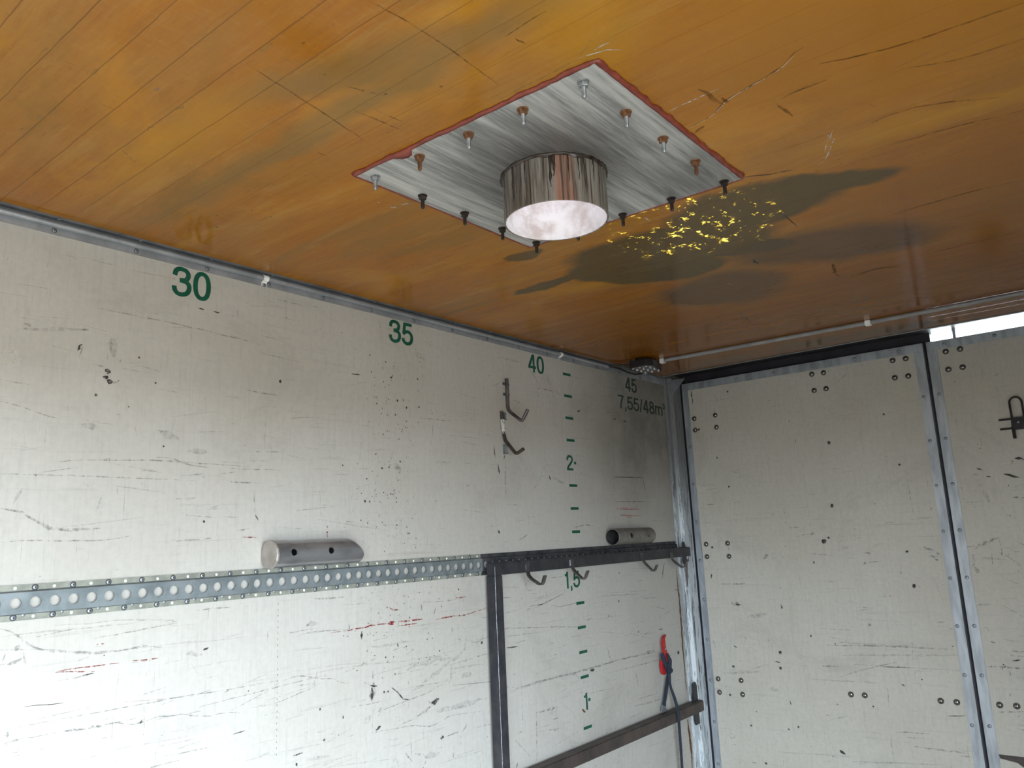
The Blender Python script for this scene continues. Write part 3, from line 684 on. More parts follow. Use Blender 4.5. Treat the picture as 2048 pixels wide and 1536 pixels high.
cab = MB().tube([(.0145, 6.84, 2.4835), (.017, 6.90, 2.484), (.020, 6.96, 2.483), (.024, 7.02, 2.474), (.034, 7.075, 2.469), (.055, 7.11, 2.474), (.085, 7.10, 2.482), (.112, 7.05, 2.482), (.125, 7.02, 2.482)], .0042, 8)
cab.tube([(.016, 6.88, 2.484), (.055, 6.915, 2.488), (.095, 6.93, 2.486), (.125, 6.94, 2.482)], .0042, 8)
cab.obj('cable', M['black'], lamp, True)

# ------------------------------------------------------------------ strap with red buckle
st = tag(empty('cam_buckle_strap', (.03, 7.17, .8)), 'navy strap with red buckle hanging by the corner post', 'strap')
ST = lambda a, b, x=.03: on(0, x, 1280 + a * .1927, 1240 + b * .1927)
hp = [ST(*q) for q in ((247, 158), (262, 148), (268, 160), (254, 195), (262, 270), (292, 390), (290, 470), (262, 450), (240, 360), (224, 250), (228, 190))]
MB().prism([(q[1], q[2]) for q in hp], 0, .026, .034).obj('buckle_lever', M['red'], st, bevel=.0015)
hp = [ST(*q) for q in ((232, 420), (262, 440), (272, 555), (262, 572), (248, 560), (234, 500))]
MB().prism([(q[1], q[2]) for q in hp], 0, .014, .030).obj('buckle_body', M['red'], st, bevel=.0015)
inst('pivot_rivet', dome(.006, .003).mesh('pivot_rivet', M['zinc'], 'all'), (.034, *ST(258, 300)[1:]), st, TO_X)
def webbing(name, pts, wid, xs, parent):
    """flat ribbon facing the room, width along y, with thickness"""
    P = [ST(a, b, x) for (a, b), x in zip(pts, xs)]; R = []
    for i, p in enumerate(P):
        w_ = wid[i] if isinstance(wid, (list, tuple)) else wid
        R.append([(p[0] - .001, p[1] - w_ / 2, p[2]), (p[0] - .001, p[1] + w_ / 2, p[2]), (p[0] + .001, p[1] + w_ / 2, p[2]), (p[0] + .001, p[1] - w_ / 2, p[2])])
    return MB().rings(R).obj(name, M['navy'], parent, bevel=.0004)
webbing('webbing', [(228, 345), (240, 390), (275, 470), (296, 560), (284, 640), (268, 760), (252, 860), (256, 900)], [.030, .040, .040, .034, .034, .036, .034, .022], [.036, .037, .037, .03, .026, .022, .020, .020], st)
webbing('webbing', [(285, 345), (312, 420), (308, 500), (305, 580), (310, 660), (322, 710), (355, 800), (385, 900), (398, 985), (404, 1060), (412, 1180), (422, 1300), (437, 1536), (440, 1640)], [.012, .034, .040, .026, .022, .022, .026, .026, .026, .026, .026, .024, .024, .024], [.038, .040, .040, .040, .042, .044, .052, .062, .0635, .062, .058, .055, .05, .045], st)
webbing('webbing', [(322, 500), (330, 520), (325, 548), (300, 560)], [.014, .026, .024, .016], [.043] * 4, st)
hk = [ST(*q, .02) for q in ((232, 885), (250, 890), (262, 905), (285, 935), (262, 945), (225, 952))]
MB().prism([(q[1], q[2]) for q in hk], 0, .015, .023).obj('strap_hook', M['galv'], st, bevel=.001)

# ------------------------------------------------------------------ green numbers and height marks (flat paint on the wall)
def ell(cx, cy, rx, ry, n_=28): return [(cx + rx * abs(math.cos(t)) ** .86 * (1 if math.cos(t) >= 0 else -1), cy + ry * abs(math.sin(t)) ** .86 * (1 if math.sin(t) >= 0 else -1)) for t in np.linspace(0, 2 * math.pi, n_ + 1)]
GL = {   # centre lines of a heavy grotesque: (curved?, points); advance width last
    '0': ([(0, ell(.28, .5, .205, .43))], .62),
    '1': ([(0, [(.27, 0), (.27, 1)]), (1, [(.27, .93), (.21, .83), (.07, .79)])], .50),
    '2': ([(1, [(.07, .66), (.09, .82), (.17, .91), (.28, .93), (.40, .90), (.48, .80), (.48, .68), (.42, .56), (.30, .42), (.17, .28), (.09, .15), (.07, .02)]), (0, [(.0, .07), (.55, .07)])], .62),
    '3': ([(1, [(.07, .68), (.10, .84), (.19, .92), (.29, .93), (.40, .90), (.47, .80), (.46, .68), (.39, .58), (.22, .545)]), (1, [(.22, .545), (.42, .51), (.50, .41), (.50, .26), (.43, .13), (.29, .07), (.16, .09), (.08, .19), (.06, .32)])], .62),
    '4': ([(0, [(.37, .98), (.06, .30)]), (0, [(.0, .28), (.56, .28)]), (0, [(.40, 0), (.40, 1)])], .62),
    '5': ([(0, [(.51, .93), (.10, .93)]), (0, [(.155, .98), (.095, .46)]), (1, [(.07, .47), (.17, .575), (.30, .61), (.42, .56), (.49, .44), (.49, .28), (.43, .14), (.30, .07), (.17, .09), (.08, .18), (.06, .29)])], .62),
    '7': ([(0, [(.0, .93), (.54, .93)]), (1, [(.50, .95), (.37, .68), (.26, .38), (.21, 0)])], .60),
    '8': ([(0, ell(.28, .735, .175, .195)), (0, ell(.28, .29, .21, .22))], .62),
    ',': ([(0, [(.07, .14), (.07, 0)]), (1, [(.10, .02), (.09, -.06), (.03, -.15)])], .24),
    '/': ([(0, [(.02, -.02), (.27, 1.0)])], .36),
    'm': ([(0, [(.07, 0), (.07, .72)]), (1, [(.07, .50), (.13, .63), (.24, .66), (.35, .62), (.40, .50), (.40, 0)]), (1, [(.40, .50), (.46, .63), (.57, .66), (.68, .62), (.73, .50), (.73, 0)])], .86),
    '\u00b3': ([(1, [(.03, .92), (.10, .97), (.18, .93), (.18, .84), (.10, .80)]), (1, [(.10, .80), (.20, .76), (.20, .66), (.10, .62), (.03, .66)])], .28)}
def lettering(name, body, y0, y1, z0, z1, label, stroke=.145):
    """painted characters: y0..y1 along the wall, z0 baseline, z1 cap height"""
    tot = sum(GL[c_][1] for c_ in body) - .06; ky = (y1 - y0) / tot; kz = z1 - z0; mb = MB(); x0 = 0; q = 0
    for ch in body:
        for curved, P in GL[ch][0]:
            P = [np.array(p, float) for p in P]; sw = stroke * (.55 if ch == '\u00b3' else .85 if ch in '/,' else 1)
            if curved:
                Q = []
                for i in range(len(P) - 1):
                    p0, p1, p2, p3 = P[max(i - 1, 0)], P[i], P[i + 1], P[min(i + 2, len(P) - 1)]
                    for t in np.linspace(0, 1, 5)[:-1]: Q.append(.5 * (2 * p1 + (p2 - p0) * t + (2 * p0 - 5 * p1 + 4 * p2 - p3) * t ** 2 + (3 * p1 - p0 - 3 * p2 + p3) * t ** 3))
                P = Q + [P[-1]]
            A_ = np.array(P); tn = np.gradient(A_, axis=0); closed = np.linalg.norm(A_[0] - A_[-1]) < 1e-6
            if closed: tn[0] = tn[-1] = A_[1] - A_[-2]
            tn /= np.linalg.norm(tn, axis=1)[:, None]; nn = np.stack([-tn[:, 1], tn[:, 0]], -1) * sw / 2; q += 1; e = .0005 + .00004 * (q % 12); m_ = len(A_)
            to = lambda p: (e, y0 + (x0 + p[0]) * ky, z0 + p[1] * kz)
            mb.add([to(A_[i] + nn[i]) for i in range(m_)] + [to(A_[i] - nn[i]) for i in range(m_)], [(i, i + 1, m_ + i + 1, m_ + i) for i in range(m_ - 1)])
        x0 += GL[ch][1]
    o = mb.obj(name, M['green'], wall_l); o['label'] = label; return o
for txt, v, z0, z1, w_ in (('30', 30, 2.3745, 2.4585, .114), ('35', 35, 2.3745, 2.457, .114), ('40', 40, 2.3755, 2.4545, .112), ('45', 45, 2.3830, 2.4560, .112)):
    yc = v * 7.55 / 48 + (.003 if v < 45 else .008)
    lettering('volume_number', txt, yc - w_ / 2, yc + w_ / 2, z0, z1, 'green number ' + txt + ' under the ceiling trim')
lettering('volume_number', '7,55/48m\u00b3', 6.951, 7.425, 2.289, 2.3575, 'green lettering 7,55/48m in the far corner', .13)
lettering('height_number', '1,5', 6.412, 6.527, 1.466, 1.535, 'green number 1,5 below the rack bar')
lettering('height_number', '2', 6.480, 6.529, 1.966, 2.033, 'green number 2 on the height scale')
lettering('height_number', '1', 6.500, 6.540, .968, 1.035, 'worn green number 1 on the height scale')
for z in (2.4, 2.3, 2.2, 2.1, 1.9, 1.8, 1.7, 1.4, 1.3, 1.2, 1.1, .9, .8):
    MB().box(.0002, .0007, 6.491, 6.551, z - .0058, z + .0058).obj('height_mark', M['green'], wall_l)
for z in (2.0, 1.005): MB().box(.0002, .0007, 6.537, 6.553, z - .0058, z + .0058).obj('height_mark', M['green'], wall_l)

# ------------------------------------------------------------------ scuffs, scratches, stains and a painted hook shadow: thin paint-like marks, one mesh per surface and colour
class Marks:
    def __init__(s, plane): s.plane = plane; s.sets = {}; s.k = 0
    def to3(s, p, e):
        a, b = p
        return {'wall': (e, a, b), 'door': (a, L - e, b), 'ceil': (a, b, H - e), 'top': (a, b, H - e)}[s.plane]
    def uv(s, px):
        if s.plane == 'wall': q = on_wall(px); return np.array([q[1], q[2]])
        if s.plane == 'door': q = on_door(px); return np.array([q[0], q[2]])
        q = on_ceil(px); return np.array([q[0], q[1]])
    def line(s, pts, w, mat='s_mid', jit=.15, px=True, taper=True):
        """pts: photo pixels (or plane coordinates), w: width in mm"""
        P = [s.uv(p) if px else np.array(p, float) for p in pts]; w = w / 1000.
        if len(P) > 2:                                     # Catmull-Rom
            Q = []
            for i in range(len(P) - 1):
                p0, p1, p2, p3 = P[max(i - 1, 0)], P[i], P[i + 1], P[min(i + 2, len(P) - 1)]
                for t in np.linspace(0, 1, 6)[:-1]: Q.append(.5 * (2 * p1 + (p2 - p0) * t + (2 * p0 - 5 * p1 + 4 * p2 - p3) * t ** 2 + (3 * p1 - p0 - 3 * p2 + p3) * t ** 3))
            P = Q + [P[-1]]
        ln = sum(np.linalg.norm(P[i + 1] - P[i]) for i in range(len(P) - 1)); m_ = int(np.clip(ln / .02, 4, 60))
        acc = np.concatenate([[0], np.cumsum([np.linalg.norm(P[i + 1] - P[i]) for i in range(len(P) - 1)])]); A = np.array(P)
        tt = np.linspace(0, acc[-1], m_); X_ = np.stack([np.interp(tt, acc, A[:, 0]), np.interp(tt, acc, A[:, 1])], -1)
        tn = np.gradient(X_, axis=0); tn /= np.linalg.norm(tn, axis=1)[:, None] + 1e-12; nn = np.stack([-tn[:, 1], tn[:, 0]], -1)
        X_ = X_ + nn * (rng.normal(0, 1, m_) * w * jit)[:, None]
        prof = np.sin(np.linspace(.12, math.pi - .12, m_)) ** .6 if taper else np.ones(m_)
        hw = w / 2 * prof * rng.uniform(.65, 1.2, m_); s.k += 1; e = .00035 + (s.k % 17) * .00002
        v = [s.to3(X_[i] + nn[i] * hw[i], e) for i in range(m_)] + [s.to3(X_[i] - nn[i] * hw[i], e) for i in range(m_)]
        s.sets.setdefault(mat, MB()).add(v, [(i, i + 1, m_ + i + 1, m_ + i) for i in range(m_ - 1)])
    def spot(s, p, r_, mat='s_dark', px=True, asp=1.0, n_=7):
        c_ = s.uv(p) if px else np.array(p, float); r_ = r_ / 1000.; s.k += 1; e = .00035 + (s.k % 17) * .00002
        a0 = rng.uniform(0, 6); v = [s.to3(c_ + r_ * rng.uniform(.7, 1.15) * np.array([math.cos(a0 + 2 * math.pi * k / n_), asp * math.sin(a0 + 2 * math.pi * k / n_)]), e) for k in range(n_)]
        s.sets.setdefault(mat, MB()).add(v, [tuple(range(n_))])
    def build(s, parent):
        nm = {'s_dark': 'dark_scuffs', 's_mid': 'grey_scuffs', 's_soft': 'faint_scuffs_and_shade', 's_red': 'red_scuffs', 's_pink': 'pencil_scribble', 's_rust': 'rust_runs', 's_light': 'pale_scratches', 's_tan': 'resin_cracks', 's_brown': 'brown_scratches'}
        for k, b in s.sets.items(): b.obj(nm[k], M[k], parent)['kind'] = 'stuff'

wk = Marks('wall')
A = lambda *q: [(a * .2838, 1100 + b * .2838) for a, b in q]           # lower left crop
B = lambda *q: [(540 + a * .2317, 1180 + b * .2317) for a, b in q]     # lower middle crop
C_ = lambda *q: [(a * .3256, 600 + b * .3256) for a, b in q]           # upper left crop
D = lambda *q: [(920 + a * .3295, 1030 + b * .3295) for a, b in q]     # rack crop
E_ = lambda *q: [(700 + a * .3418, 580 + b * .3418) for a, b in q]     # far upper crop
for pts, w_, m_ in ((A((0, 555), (120, 600), (250, 690), (400, 715), (640, 725), (820, 715), (1010, 680), (1140, 685)), 6, 's_mid'),
    (A((0, 1272), (400, 1198), (900, 1105), (1300, 1030), (1600, 985), (1973, 915)), 2.6, 's_mid'),
    (A((0, 1385), (80, 1340), (260, 1315), (450, 1275), (600, 1260), (830, 1215), (900, 1235), (1000, 1215), (1130, 1170), (1200, 1175), (1280, 1155), (1370, 1170), (1500, 1168), (1560, 1150), (1690, 1145)), 3.4, 's_mid'),
    (A((460, 1275), (520, 1268), (580, 1262)), 7, 's_mid'), (A((80, 1345), (130, 1340)), 8, 's_mid'), (A((640, 1245), (740, 1238)), 6, 's_mid'),
    (A((420, 1500), (640, 1460), (820, 1405), (1000, 1370), (1200, 1335), (1420, 1290)), 2, 's_soft'), (A((1130, 1458), (1300, 1425), (1500, 1385)), 2.5, 's_mid'),
    (A((0, 1435), (120, 1430), (185, 1400), (150, 1380), (40, 1375)), 1.6, 's_mid'), (A((840, 850), (820, 1000), (795, 1200), (785, 1390)), 2.2, 's_soft'), (A((1090, 850), (1085, 970)), 2.5, 's_soft'),
    (A((390, 860), (520, 857), (670, 857)), 3, 's_red'), (A((400, 855), (600, 825), (860, 795)), 2.4, 's_red'), (A((930, 782), (1030, 772), (1115, 762)), 4, 's_red'), (A((675, 664), (735, 661)), 3, 's_red'), (A((520, 905), (660, 865)), 4, 's_dark'),
    (A((0, 810), (90, 790), (160, 768)), 7, 's_mid'), (A((95, 700), (125, 690), (145, 660)), 12, 's_mid'), (A((165, 720), (170, 800)), 3, 's_mid'), (A((180, 760), (180, 830)), 2, 's_mid'), (A((15, 780), (35, 735)), 4, 's_mid'),
    (A((0, 610), (330, 575), (640, 545), (1000, 510)), 4, 's_soft'), (A((350, 530), (620, 520), (900, 490), (1260, 497)), 3, 's_soft'), (A((1370, 430), (1500, 412), (1620, 405)), 4, 's_mid'), (A((1140, 690), (1250, 660), (1500, 640), (1760, 605)), 1.8, 's_soft'),
    (A((1610, 1140), (1800, 1040), (1973, 950)), 1.8, 's_mid'), (A((1340, 790), (1400, 880)), 2, 's_soft'), (A((1430, 710), (1470, 690)), 5, 's_dark'), (A((1830, 1455), (1895, 1430)), 4, 's_mid'), (A((550, 780), (640, 745)), 3, 's_soft'), (A((1300, 740), (1430, 730)), 14, 's_soft'),
    (A((985, 1222), (1000, 1195)), 6, 's_dark'), (A((30, 1310), (65, 1285)), 12, 's_mid'), (A((1575, 995), (1615, 990)), 7, 's_mid'),
    # middle crop
    (B((530, 372), (690, 345), (870, 310), (1040, 285), (1090, 275)), 4.0, 's_red'), (B((1110, 272), (1240, 262), (1315, 248)), 5.5, 's_red'), (B((1110, 310), (1265, 285)), 4.5, 's_red'), (B((1420, 258), (1560, 230), (1680, 215), (1780, 180)), 5, 's_red'), (B((1780, 180), (1880, 160)), 3, 's_red'), (B((1030, 155), (1050, 168), (1120, 172)), 6, 's_red'), (B((1020, 298), (1075, 280)), 13, 's_red'), (B((1600, 70), (1690, 58)), 4, 's_red'),
    (B((0, 850), (120, 780), (240, 742), (330, 750), (430, 768), (540, 765), (620, 802), (690, 798)), 3, 's_mid'), (B((0, 740), (300, 690), (650, 640), (1050, 625), (1400, 570), (1850, 455)), 2, 's_soft'), (B((300, 735), (700, 660), (1040, 627)), 2, 's_soft'),
    (B((1050, 840), (1100, 880), (1140, 935), (1210, 950)), 6, 's_dark'), (B((780, 780), (850, 815)), 3.5, 's_mid'), (B((930, 1085), (960, 1045), (1080, 995), (1240, 935), (1400, 865), (1540, 765)), 3, 's_mid'), (B((905, 1225), (1080, 1195), (1240, 1170), (1380, 1175), (1480, 1130), (1560, 1085), (1820, 1045)), 3, 's_mid'),
    (B((1190, 900), (1300, 820), (1450, 700), (1560, 610), (1665, 540), (1690, 400)), 14, 's_soft'), (B((1180, 690), (1300, 640), (1440, 600), (1560, 590)), 16, 's_soft'), (B((1560, 640), (1560, 740), (1545, 810)), 12, 's_soft'), (B((1540, 690), (1700, 655), (1850, 640)), 6, 's_soft'), (B((1690, 430), (1770, 455), (1830, 430)), 7, 's_soft'),
    (B((885, 700), (888, 790)), 5, 's_mid'), (B((885, 800), (885, 960)), 24, 's_mid'), (B((885, 840), (880, 950)), 11, 's_dark'), (B((865, 820), (925, 830)), 8, 's_dark'), (B((890, 1000), (882, 1240)), 3, 's_soft'), (B((820, 1160), (870, 1090)), 22, 's_soft'), (B((915, 1215), (955, 1175)), 10, 's_dark'), (B((935, 1050), (965, 1020)), 7, 's_mid'),
    (B((1395, 985), (1460, 940)), 17, 's_dark'), (B((1360, 955), (1410, 1000)), 4, 's_mid'), (B((1270, 1090), (1330, 1050), (1390, 1000)), 11, 's_mid'), (B((1430, 1050), (1620, 1000), (1830, 950)), 20, 's_soft'), (B((1470, 1282), (1500, 1270)), 12, 's_dark'), (B((1500, 1270), (1640, 1220)), 4, 's_mid'), (B((1660, 1230), (1700, 1160)), 6, 's_mid'), (B((1640, 750), (1740, 720)), 20, 's_soft'),
    (B((200, 1432), (285, 1408)), 6, 's_dark'), (B((220, 1508), (235, 1495)), 11, 's_dark'), (B((1160, 1395), (1225, 1480)), 6, 's_mid'), (B((1250, 1420), (1320, 1415)), 8, 's_mid'), (B((1320, 1410), (1355, 1480), (1300, 1530)), 6, 's_mid'), (B((1340, 1440), (1460, 1400)), 22, 's_soft'), (B((1590, 1330), (1575, 1520)), 4, 's_mid'), (B((1640, 1260), (1650, 1360)), 3, 's_mid'), (B((1215, 1250), (1220, 1440)), 3, 's_mid'), (B((1060, 1480), (1090, 1450), (1105, 1530)), 4, 's_mid'),
    (B((310, 300), (410, 285)), 17, 's_soft'), (B((310, 302), (340, 298)), 7, 's_mid'), (B((210, 410), (330, 370), (500, 355)), 5, 's_soft'), (B((380, 78), (520, 70), (660, 55)), 5, 's_mid'), (B((680, 290), (685, 385)), 5, 's_mid'), (B((862, 360), (865, 390)), 5, 's_mid'), (B((1570, 310), (1570, 395)), 5, 's_mid'), (B((1305, 120), (1308, 180)), 8, 's_mid'), (B((1840, 380), (1825, 465)), 5, 's_mid'), (B((1822, 445), (1830, 465)), 11, 's_dark'), (B((780, 395), (800, 388)), 17, 's_dark'), (B((625, 1105), (637, 1092)), 7, 's_dark'), (B((850, 495), (1000, 480), (1260, 430)), 7, 's_soft'), (B((1192, 785), (1193, 820)), 5, 's_mid'),
    (B((310, 1460), (520, 1430)), 10, 's_soft'), (B((500, 1530), (800, 1490), (1100, 1455)), 3, 's_soft'), (B((60, 1400), (350, 1350), (600, 1285)), 2, 's_soft'), (B((1290, 105), (1500, 98), (1690, 60)), 2.4, 's_mid'), (B((1260, 1020), (1262, 1090)), 4, 's_mid'),
    # upper left crop
    (C_((600, 50), (870, 105), (1050, 140), (1370, 215), (1600, 275)), 3.2, 's_mid'), (C_((950, 85), (1000, 75), (1090, 90)), 3, 's_light'), (C_((480, 312), (488, 285), (505, 272)), 6, 's_dark'), (C_((505, 285), (488, 360)), 3, 's_mid'), (C_((690, 235), (700, 350)), 26, 's_soft'), (C_((680, 240), (680, 310)), 7, 's_mid'),
    (C_((645, 425), (665, 435), (660, 455)), 11, 's_dark'), (C_((632, 470), (645, 482), (662, 470)), 10, 's_dark'), (C_((690, 515), (730, 490)), 7, 's_mid'), (C_((570, 400), (660, 412)), 5, 's_soft'), (C_((720, 400), (745, 365)), 6, 's_soft'), (C_((840, 400), (980, 440)), 3, 's_mid'), (C_((110, 180), (300, 182), (545, 182)), 9, 's_soft'), (C_((150, 140), (190, 165), (150, 180)), 8, 's_mid'), (C_((470, 178), (545, 184)), 6, 's_mid'),
    (C_((0, 620), (150, 660), (280, 710), (370, 730)), 3, 's_mid'), (C_((500, 735), (700, 765)), 3, 's_soft'), (C_((960, 800), (1040, 812)), 4, 's_mid'), (C_((360, 995), (480, 985), (700, 985), (980, 985), (1180, 1000), (1530, 1025)), 3, 's_mid'), (C_((950, 965), (1060, 975), (1150, 1010), (1280, 1030)), 4, 's_mid'), (C_((1400, 1035), (1720, 1045)), 3, 's_mid'), (C_((640, 975), (680, 990)), 10, 's_mid'), (C_((0, 1068), (300, 1075), (620, 1085), (960, 1100), (1200, 1108)), 2.6, 's_mid'), (C_((1400, 1118), (1600, 1126)), 4, 's_mid'),
    (C_((0, 1280), (90, 1285), (200, 1350), (320, 1410), (450, 1412), (620, 1400)), 8, 's_mid'), (C_((75, 1255), (140, 1160)), 8, 's_soft'), (C_((585, 1300), (630, 1205)), 6, 's_soft'), (C_((770, 1100), (755, 1370)), 2.5, 's_soft'), (C_((510, 1120), (545, 1150)), 5, 's_mid'), (C_((858, 1135), (875, 1122)), 5, 's_mid'), (C_((0, 1490), (180, 1478), (600, 1478), (800, 1450)), 3, 's_mid'), (C_((1080, 1480), (1300, 1463)), 3.5, 's_mid'), (C_((1490, 1457), (1575, 1457)), 5, 's_red'), (C_((1455, 1415), (1570, 1398)), 4, 's_mid'), (C_((1568, 1318), (1585, 1355)), 3, 's_dark'), (C_((1215, 50), (1255, 60)), 4, 's_dark'), (C_((1310, 70), (1350, 80)), 4, 's_dark'), (C_((1460, 60), (1462, 115)), 3, 's_mid'), (C_((0, 330), (80, 310), (110, 330)), 10, 's_light'), (C_((30, 395), (130, 365)), 10, 's_light'), (C_((980, 820), (1100, 850)), 22, 's_soft'), (C_((1150, 930), (1270, 935)), 20, 's_soft'), (C_((500, 765), (600, 770)), 18, 's_soft'), (C_((1080, 1220), (1200, 1222)), 9, 's_soft'), (C_((860, 1048), (960, 1052)), 5, 's_soft'), (C_((1520, 555), (1720, 590)), 3, 's_mid'), (C_((1380, 590), (1490, 605)), 4, 's_soft'),
    # far wall
    (E_((255, 1020), (300, 1075)), 26, 's_soft'), (E_((270, 1040), (300, 1070)), 14, 's_mid'), (E_((5, 490), (60, 496)), 5, 's_dark'), (E_((500, 1000), (580, 1010)), 4, 's_mid'), (E_((620, 600), (760, 640)), 3, 's_soft'), (E_((940, 640), (1010, 665)), 4, 's_mid'), (E_((1080, 570), (1210, 595)), 4, 's_mid'), (E_((350, 345), (440, 410)), 20, 's_light'), (E_((1040, 450), (1110, 560)), 9, 's_light'), (E_((1150, 500), (1190, 620)), 9, 's_light'), (E_((1140, 980), (1130, 1080), (1070, 1165)), 10, 's_light'), (E_((1165, 1085), (1175, 1115)), 9, 's_dark'), (E_((1190, 1100), (1250, 1130)), 9, 's_mid'), (E_((840, 915), (850, 980)), 5, 's_dark'), (E_((865, 1020), (875, 1080)), 7, 's_dark'), (E_((905, 965), (900, 990)), 5, 's_rust'), (E_((910, 1000), (910, 1229)), 10, 's_soft'), (E_((1330, 715), (1345, 705)), 9, 's_dark'), (E_((1600, 768), (1615, 772)), 8, 's_dark'), (E_((1540, 752), (1555, 756)), 8, 's_dark'), (E_((1540, 1095), (1720, 1098)), 3, 's_dark'), (E_((1540, 1095), (1550, 1229)), 3, 's_mid'), (E_((1715, 1098), (1725, 1180)), 3, 's_dark'), (E_((1360, 430), (1390, 390)), 5, 's_light'), (E_((1530, 790), (1550, 1080)), 8, 's_soft'), (E_((580, 850), (760, 870)), 3, 's_soft'), (E_((820, 570), (880, 540)), 5, 's_soft'), (E_((860, 395), (1000, 420)), 6, 's_light'),
    # rack bay
    (D((180, 50), (200, 70)), 10, 's_mid'), (D((232, 95), (238, 115)), 12, 's_dark'), (D((355, 155), (412, 118)), 6, 's_mid'), (D((685, 80), (760, 60), (820, 72)), 4, 's_mid'), (D((1240, 290), (1225, 390)), 5, 's_dark'), (D((960, 520), (968, 528)), 12, 's_dark'), (D((270, 690), (560, 680), (720, 680)), 4, 's_mid'), (D((275, 740), (480, 710)), 3, 's_mid'), (D((285, 805), (355, 798)), 6, 's_dark'), (D((320, 1060), (520, 1000), (780, 935), (960, 880), (1200, 830)), 7, 's_mid'), (D((300, 1075), (560, 990), (700, 965)), 10, 's_soft'), (D((790, 945), (815, 938)), 12, 's_dark'), (D((680, 960), (760, 1010)), 4, 's_soft'), (D((1120, 835), (1180, 825)), 14, 's_mid'), (D((900, 960), (1200, 880), (1330, 830)), 4, 's_mid'), (D((1080, 1120), (1200, 1080)), 4, 's_mid'), (D((1060, 1160), (1215, 1120)), 6, 's_mid'), (D((540, 1305), (600, 1295)), 9, 's_mid'), (D((465, 1195), (465, 1500)), 5, 's_mid'), (D((460, 1200), (600, 1165)), 7, 's_mid'), (D((375, 1010), (380, 1300)), 4, 's_soft'), (D((740, 1180), (760, 1200)), 12, 's_rust'), (D((770, 1130), (775, 1180)), 6, 's_dark'), (D((320, 1350), (430, 1470)), 3, 's_mid'), (D((340, 1536), (350, 1505)), 5, 's_dark'), (D((880, 760), (920, 900)), 9, 's_soft'), (D((1080, 705), (1085, 712)), 8, 's_dark'), (D((1205, 695), (1230, 690)), 6, 's_dark'), (D((1240, 600), (1245, 640)), 4, 's_soft'), (D((400, 580), (430, 565)), 4, 's_mid'), (D((540, 545), (620, 560)), 4, 's_soft'), (D((870, 490), (1080, 480)), 8, 's_soft'), (D((600, 1130), (700, 1210)), 3, 's_soft'), (D((660, 900), (620, 1120)), 3, 's_soft'), (D((1326, 825), (1328, 842)), 16, 's_dark'), (D((740, 520), (750, 640)), 3, 's_soft'), (D((900, 610), (902, 617)), 8, 's_dark'),
    (D((395, 370), (400, 430), (420, 470)), 12, 's_soft')):  # this last mark paints the soft shadow of a rack hook
    wk.line(pts, w_, m_)
# rust edge beside the post, and the run under the lower bar
wk.line(D((1312, 330), (1335, 560), (1352, 800), (1375, 1060)), 16, 's_rust', .1); wk.line(D((1382, 1240), (1400, 1400), (1410, 1536)), 22, 's_rust', .1)
wk.line(D((1310, 1265), (1325, 1400), (1330, 1536)), 14, 's_soft', .1)
# dotted panel joint
for k in range(26):
    z = wk.uv((556, 1206))[1] - .016 * k; wk.line([(wk.uv((556, 1206))[0], z), (wk.uv((556, 1206))[0] + .0005, z - .006)], 1.6, 's_dark', px=False)
# faded red pencil writing under the ruled square, illegible
sq = lambda a, b: (1100 + a * .1172, 900 + b * .1172)
wk.line([sq(1110, 882), sq(1640, 880)], 3, 's_dark'); wk.line([sq(1085, 455), sq(1600, 472)], 2, 's_dark')
for (a0, a1, b0) in ((1140, 1160, 1000), (1200, 1330, 1000), (1360, 1480, 1005), (1210, 1290, 1115), (1310, 1390, 1140)):
    for t in np.arange(a0, a1, 22): wk.line([sq(t, b0 - 28), sq(t + 6, b0 + 20), sq(t + 20, b0 - 15)], 4, 's_pink')
for (x, y) in ((1236, 1018), (1240, 1030)): wk.line([(x - 2, y), (x + 44, y + 2)], 3, 's_pink')
for (x, y0, y1) in ((655, 1052, 1056), (654, 1063, 1066), (655, 1068, 1074)): wk.line([(x, y0), (x, y1)], 7, 's_red')
for p, r_ in (((1356, 1305), 9), ((560, 763), 6), ((311, 766), 3), ((278, 715), 3), ((192, 790), 4), ((327, 893), 3), ((835, 758), 4), ((785, 752), 3), ((219, 763), 8), ((213, 755), 5), ((1070, 733), 3), ((740, 710), 3), ((768, 1384), 4), ((776, 1383), 4), ((640, 1418), 4), ((408, 1043), 4), ((648, 1480), 4), ((1238, 1146), 4)): wk.spot(p, r_)
# spatter band
for _ in range(620):
    t = rng.uniform(0, 1); c_ = np.array([5.44 + .02 * math.sin(t * 9), 2.30 - 1.02 * t]); sp = .07 + .05 * t
    p = c_ + np.array([rng.normal(0, sp), rng.normal(0, .03)])
    if p[0] > 5.88: continue
    if 1.55 < p[1] < 1.64: continue
    wk.spot(p, min(4.5, .7 + rng.exponential(.9)), 's_dark' if rng.random() < .8 else 's_mid', px=False, n_=6)
